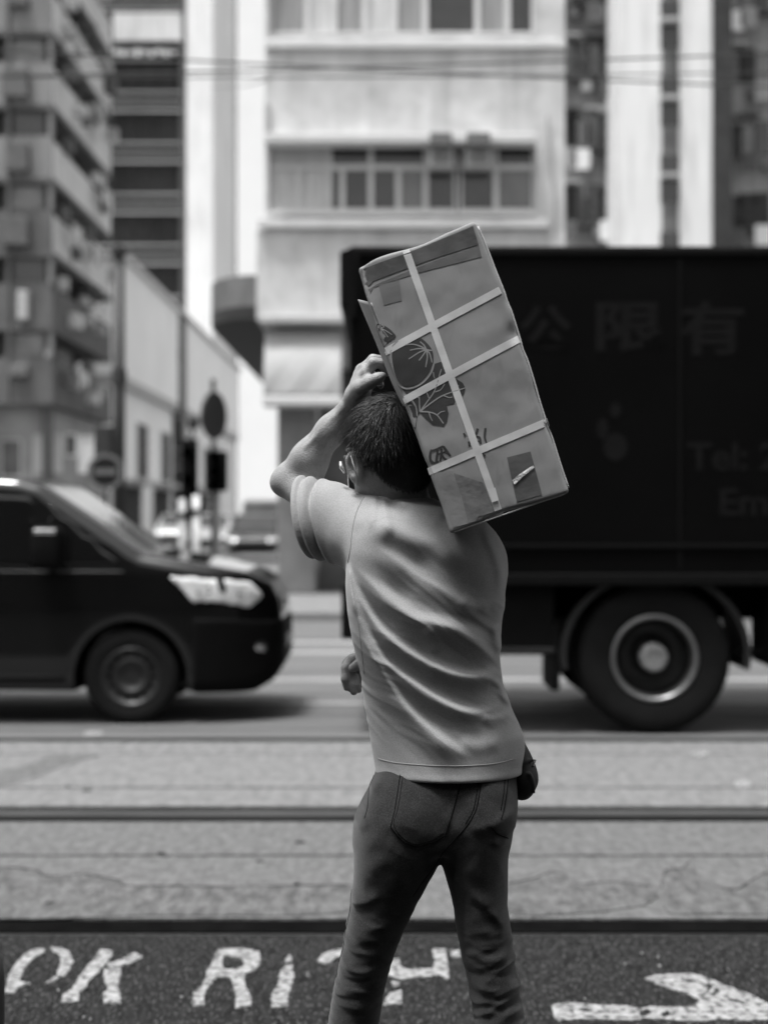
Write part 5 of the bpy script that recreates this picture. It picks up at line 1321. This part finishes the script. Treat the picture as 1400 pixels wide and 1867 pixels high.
# ------------------------------------------------------------------ the carton
YX = 2.985                     # front (camera-side) face plane at its centre
bw_, bh_, bd_ = .236, .531, .27
tilt = math.atan2(168.5, 482.0); yawb = R(5)
ctr = W((650+865+1030+822)/4, (487+408+893+966)/4, YX)
BM = Matrix.Rotation(-yawb, 3, 'Z') @ Matrix.Rotation(-tilt, 3, 'Y')
def bxw(u, v, w):              # u right, v up, w depth from the front face, metres about the centre of the front face
    return ctr+BM @ Vector((u, w, v))
ctn = thing('cardboard_box', ctr, 'strapped cardboard carton printed with fruit and leaves on the shoulder', 'box')
M_CARD = mat('cardboard', .24, .75, .09, 5, .05, 120, stretch=(1, 1, .4), spec=.3, con=.2, spots=.3, sscale=45, spotcol=.16, sthr=.6)
M_CARDL = mat('cardboard_edge', .42, .7, .15, 8)
M_STRAP = mat('strap_plastic', .58, .45, .10, 30, .03, 300)
M_INK = mat('ink', .036, .6, .12, 12)
M_TAPE = mat('packing_tape', .10, .3, .3, 14, .10, 60, spec=.5)
h = .0025; Fx = Field((-bw_/2-.02, -.02, -bh_/2-.02), (bw_/2+.02, bd_+.02, bh_/2+.02), h)
x, y, z = Fx.ax
X, Y, Z = x[:, None, None], y[None, :, None], z[None, None, :]
bul = .0045*np.cos(np.clip(x/(bw_/2), -1, 1)*1.57)[:, None]*np.cos(np.clip(z/(bh_/2), -1, 1)*1.57)[None, :]
def sq(arr): return arr
# straps across the carton: heights along the left and right edges (fractions of the height from the top)
def uv(px, py):
    """photo pixel -> (u, v) on the front face"""
    dr = (W(px, py, 1.0)-Vector((0, 0, HC))); n = BM @ Vector((0, 1, 0)); tt = (ctr-Vector((0, 0, HC))).dot(n)/dr.dot(n)
    q = BM.transposed() @ (Vector((0, 0, HC))+dr*tt-ctr); return (q.x, q.z)
STR = [((697, 652), (908, 530)), ((733, 733), (943, 619)), ((786, 858), (997, 769))]
sv = [(uv(*a)[1]+uv(*b)[1])/2 for a, b in STR]
edge = np.zeros(len(z))
for q in sv: edge += .0016*np.exp(-((z-q)/.012)**2)
edge += .0006*np.sin(z*47)
rr = .0065
qx = np.abs(X)-(bw_/2+.003*np.sin(Z*11)+(X > 0)*.006*np.cos(Z/(bh_/2)*1.5)-edge[None, None, :])+rr
qz = np.abs(Z)-bh_/2+rr+.003*np.cos(X*30)
qy = np.abs(Y-bd_/2)-bd_/2-bul[:, None, :]+rr
dd = np.sqrt(np.maximum(qx, 0)**2+np.maximum(qy, 0)**2+np.maximum(qz, 0)**2)+np.minimum(np.maximum(qx, np.maximum(qy, qz)), 0)-rr
# crushed corner at the upper left, soft dents
dd += .010*np.exp(-(((X+bw_/2)/.03)**2+((Y)/.03)**2+((Z-bh_/2)/.05)**2))
XX, ZZ = np.meshgrid(x.astype(float), z.astype(float), indexing='ij')
dd += (.0030*perlin2(XX*11, ZZ*7, 31)+.0012*perlin2(XX*30, ZZ*24, 32))[:, None, :]
dd += .004*np.exp(-(((X-bw_/2)/.012)**2+((Y)/.02)**2+((Z-.045)/.018)**2))
Fx.D = dd.astype(np.float32)
Vx, Qx = Fx.mesh(1)
Vw = (np.array(BM) @ Vx.T).T+np.array(ctr)
carton = build_np('carton', Vw, Qx, M_CARD, ctn)
cbv = BVHTree.FromPolygons([tuple(v) for v in Vx], [tuple(q) for q in Qx])
def onface(u, v, off=.0004):
    hit = cbv.ray_cast(Vector((u, -.2, v)), Vector((0, 1, 0)))
    w = hit[0].y if hit[0] is not None and hit[0].y < .1 else .02
    return bxw(u, v, w-off)
def flat(name, loops, m, off=.0004, parent=None, px=True):
    """flat print or tape following the front face; loops in photo pixels"""
    U = [[uv(*p) if px else p for p in L] for L in loops]
    bm = bmesh.new(); flatp = [p for L in U for p in L]
    vs = [bm.verts.new((p[0], p[1], 0)) for p in flatp]
    for t_ in tessellate_polygon([[Vector((p[0], p[1], 0)) for p in L] for L in U]):
        try: bm.faces.new([vs[i] for i in t_])
        except ValueError: pass
    for _ in range(4):
        long_ = [e for e in bm.edges if e.calc_length() > .014]
        if not long_: break
        bmesh.ops.subdivide_edges(bm, edges=long_, cuts=1); bmesh.ops.triangulate(bm, faces=bm.faces[:])
    bm.verts.index_update()
    v = [onface(q.co.x, q.co.y, off) for q in bm.verts]; f = [tuple(q.index for q in ff.verts) for ff in bm.faces]; bm.free()
    return build(name, v, f, m, parent or ctn)
def stroke_loop(pts, w):
    c = catmull(pts, 6); ws = w if hasattr(w, '__len__') else [w, w]
    ws = np.interp(np.linspace(0, 1, len(c)), np.linspace(0, 1, len(ws)), ws); Lp, Rp = [], []
    for i in range(len(c)):
        t_ = c[min(i+1, len(c)-1)]-c[max(i-1, 0)]; t_ = t_/(np.linalg.norm(t_)+1e-9); n_ = np.array([-t_[1], t_[0]])*ws[i]/2
        Lp.append(tuple(c[i]+n_)); Rp.append(tuple(c[i]-n_))
    return Lp+Rp[::-1]
def bz(x_, y_): return (640+x_/5.4917, 560+y_/5.4917)
def smooth_loop(pts, n=6): return [tuple(q) for q in catmull(pts+[pts[0]], n)[:-1]]
# --- printed fruit and leaves
fruit = smooth_loop([bz(*p) for p in [(420,400),(500,335),(600,300),(690,305),(770,370),(815,440),(825,530),(800,620),(740,710),(660,775),(590,795),(520,790),(465,730),(430,640),(408,520)]])
fr = flat('printed_fruit', [fruit], M_INK, .0005)
M_LINE = mat('print_line', .27, .7, .1, 10)
def line(pts, w, par): flat('print_line', [stroke_loop([bz(*p) for p in pts], w)], M_LINE, .0009, par)
line([(470,335),(412,400),(400,480),(415,600),(450,720),(500,790),(560,815),(640,800),(730,745),(800,660),(830,570)], 3.2, fr)
for pts in ([(755,425),(690,390),(620,372),(545,378)], [(755,425),(680,415),(590,432)], [(755,425),(680,455),(578,520)], [(755,425),(730,470),(682,535)], [(755,425),(765,500),(748,602)], [(755,425),(790,470),(812,555)], [(755,425),(730,380),(692,346)], [(755,425),(785,432),(812,434)]): line(pts, [2.6, 1.8], fr)
bud = smooth_loop([bz(*p) for p in [(262,165),(300,170),(370,205),(425,255),(445,300),(350,370),(330,400),(290,300),(255,215)]])
bd = flat('printed_fruit', [bud], M_INK, .0005)
for pts in ([(300,205),(330,195),(300,170)], [(300,210),(350,235),(410,275)], [(300,210),(335,250),(370,300)], [(300,210),(310,270),(330,320)], [(300,210),(275,215),(262,228)]): line(pts, [1.8, 1.4], bd)
lf = [bz(*p) for p in [(470,770),(520,800),(600,815),(700,770),(780,700),(830,570),(900,548),(960,570),(1000,620),(1000,710),(1060,720),(1120,760),(1145,810),(1130,870),(1095,920),(1055,900),(1030,970),(960,985),(975,1060),(960,1150),(925,1200),(890,1190),(820,1180),(750,1120),(690,1060),(660,1090),(655,1030),(610,930),(540,850)]]
leaf = flat('printed_leaf', [lf], M_INK, .00045)
side = flat('printed_leaf', [smooth_loop([bz(*p) for p in [(545,1000),(590,945),(640,1000),(658,1080),(650,1180),(638,1225),(590,1120)]])], M_INK, .0005)
for pts, w in (([(690,1045),(760,950),(840,830),(905,620)], 2.4), ([(690,1045),(800,960),(930,880),(1145,808)], 2.6), ([(690,1045),(780,1050),(860,1080),(925,1165)], 2.6), ([(690,1045),(685,960),(685,900)], 2.2),
               ([(840,850),(900,825),(938,768)], 2.0), ([(930,885),(980,905),(1015,900)], 2.0), ([(860,1080),(900,1050),(940,1040)], 2.0), ([(780,1050),(795,1100),(815,1140)], 2.0), ([(780,910),(765,870),(755,845)], 1.8),
               ([(685,915),(660,895)], 1.8), ([(1050,820),(1065,790),(1080,785)], 1.8), ([(610,930),(650,1000),(662,1090)], 2.4), ([(825,650),(830,690),(840,715)], 1.8)): line(pts, [w, w*.7], leaf)
# --- brushed characters
def brush(pts, w): return flat('brush_stroke', [stroke_loop([bz(*p) for p in pts], w)], M_INK, .0006)
for pts, w in (([(805,1425),(792,1470),(795,1530),(825,1562)], [3, 4.5, 5]), ([(800,1440),(850,1425),(925,1392)], [4, 3.5, 4]), ([(925,1392),(955,1440),(998,1490)], [4, 5.5, 2.5]), ([(868,1430),(858,1500),(852,1556)], [4, 4, 5]),
               ([(905,1415),(905,1470),(890,1545)], [4, 4.5, 3]), ([(860,1480),(905,1462),(945,1450)], 3), ([(905,1470),(930,1510),(955,1532)], [3, 5]), ([(825,1562),(880,1545)], 3.5)): brush(pts, w)
for pts, w in (([(1125,1262),(1145,1290)], [3, 5]), ([(1268,1215),(1255,1260),(1235,1300)], [5, 4, 2.5]), ([(1235,1300),(1232,1350),(1245,1392)], 4), ([(1240,1300),(1285,1305),(1300,1370)], [3, 4, 3.5]), ([(1245,1340),(1290,1345)], 3), ([(1180,1345),(1185,1390)], 4),
               ([(1345,1210),(1338,1300),(1360,1370)], [4, 4, 3]), ([(1285,1475),(1325,1450)], 4), ([(1318,1440),(1320,1500),(1300,1545)], [4, 4, 2]), ([(1290,1510),(1345,1480)], 3.5)): brush(pts, w)
# --- tape: top band, bottom-left panel, bottom-right patch with a torn bit
flat('tape', [[(652, 492), (740, 462), (862, 412), (872, 445), (800, 468), (680, 512), (664, 530)]], M_TAPE, .0008)
flat('tape', [[(664, 531), (690, 516), (800, 472), (873, 448), (878, 468), (760, 498), (680, 524), (670, 542)]], mat('tape_b', .13, .35, .2, 14, .08, 60), .0006)
flat('tape', [[(790, 862), (826, 858), (838, 900), (852, 955), (826, 962), (812, 925)]], mat('tape_c', .22, .3, .15, 12, .08, 60), .0007)
flat('tape', [[(826, 862), (880, 880), (905, 940), (854, 954), (840, 900)]], mat('tape_e', .16, .3, .25, 25, .10, 80), .0006)
flat('tape', [[(924, 834), (967, 823), (988, 902), (942, 915)]], M_TAPE, .0008)
flat('stain', [[(690, 520), (728, 510), (732, 548), (700, 556)]], mat('stain', .15, .6), .0005)
o = flat('torn_tape', [[(934, 876), (942, 868), (972, 848), (974, 852), (950, 872), (938, 884)]], mat('torn', .62, .4, .5, 60, .6, 90), .0025)
# --- straps
def strap(a, b, name='strap', w=.0138, wrap=True):
    ua, ub = np.array(uv(*a)), np.array(uv(*b)); d_ = (ub-ua)/np.linalg.norm(ub-ua); n_ = np.array([-d_[1], d_[0]])
    s = MB(); rows = []
    N = 60
    for i in range(N+1):
        c = ua+(ub-ua)*i/N
        rows.append([onface(*(c+n_*w*q), off=.0007) for q in (-.5, -.25, 0, .25, .5)])
    if wrap:       # carried round both edges along the side faces
        def round_(c, sx, rows_):
            ext = []
            for k in range(1, 10):
                dep = .004+.028*(k-1)
                ext.append([bxw(*( (sx*(bw_/2+ (.0062 if sx > 0 else -.0012)), (c+n_*w*q)[1]+.0*k, dep))) for q in (-.5, -.25, 0, .25, .5)])
            return ext
        rows = round_(ua-d_*.004, -1, rows)[::-1]+rows+round_(ub+d_*.004, 1, rows)
    for r_ in rows: s.v += [tuple(p) for p in r_]
    for i in range(len(rows)-1):
        for k in range(4): q = i*5+k; s.f.append((q, q+1, q+6, q+5))
    o = s.make(name, M_STRAP, ctn, False); md = o.modifiers.new('t', 'SOLIDIFY'); md.thickness = .0004; md.offset = 0
    return o
def inset(a, b, ea=.0, eb=.0): return a, b
strap((701, 642), (911, 529)); strap((736, 730), (943, 619)); strap((788, 857), (997, 769))
strap((740, 456), (911, 938), wrap=False)
# seal of the long strap
ua = np.array(uv(900, 905)); 
flat('strap_seal', [[(891, 892), (903, 889), (909, 912), (897, 916)]], mat('seal', .62, .4), .0036)
# strap end over top and bottom
# --- loose side flap the fingers hold
s = MB(); NJ = 16
fr_edge = [(676, 552), (690, 588), (706, 630), (720, 668), (732, 704), (744, 738)]; out_edge = [(652, 546), (667, 582), (684, 622), (699, 660), (716, 702), (735, 741)]
ce, oe = catmull(fr_edge, 6), catmull(out_edge, 6)
for i in range(len(ce)):
    for k in range(5):
        u_ = k/4; q = ce[i]*(1-u_)+oe[i]*u_; s.v.append(tuple(W(q[0], q[1], YX+.012+.10*u_)))
for i in range(len(ce)-1):
    for k in range(4): q = i*5+k; s.f.append((q, q+1, q+6, q+5))
o = s.make('side_flap', mat('flap_card', .26, .7, .2, 9), ctn, True); md = o.modifiers.new('t', 'SOLIDIFY'); md.thickness = .0018
# pale tube: the lit rim of the right-hand edge put into colour
s = MB(); pts = []
for i in range(60):
    v_ = bh_/2-.006-(bh_-.012)*i/59; u_ = bw_/2+.0022+.006*math.cos(v_/(bh_/2)*1.5)+.003*math.sin(v_*11)-float(np.interp(v_, z, edge)); pts.append(bxw(u_, v_, .016))
s.tube(pts, .0018, 6); s.make('edge_highlight', mat('lit_edge', .45, .8), ctn, True)
s = MB(); s.tube([bxw(-bw_/2+.01+(bw_-.02)*i/20, -bh_/2-.0015, .004) for i in range(21)], .0016, 6); s.make('edge_highlight', MATS['lit_edge'], ctn, True)  # lit bottom edge, painted as a pale tube too
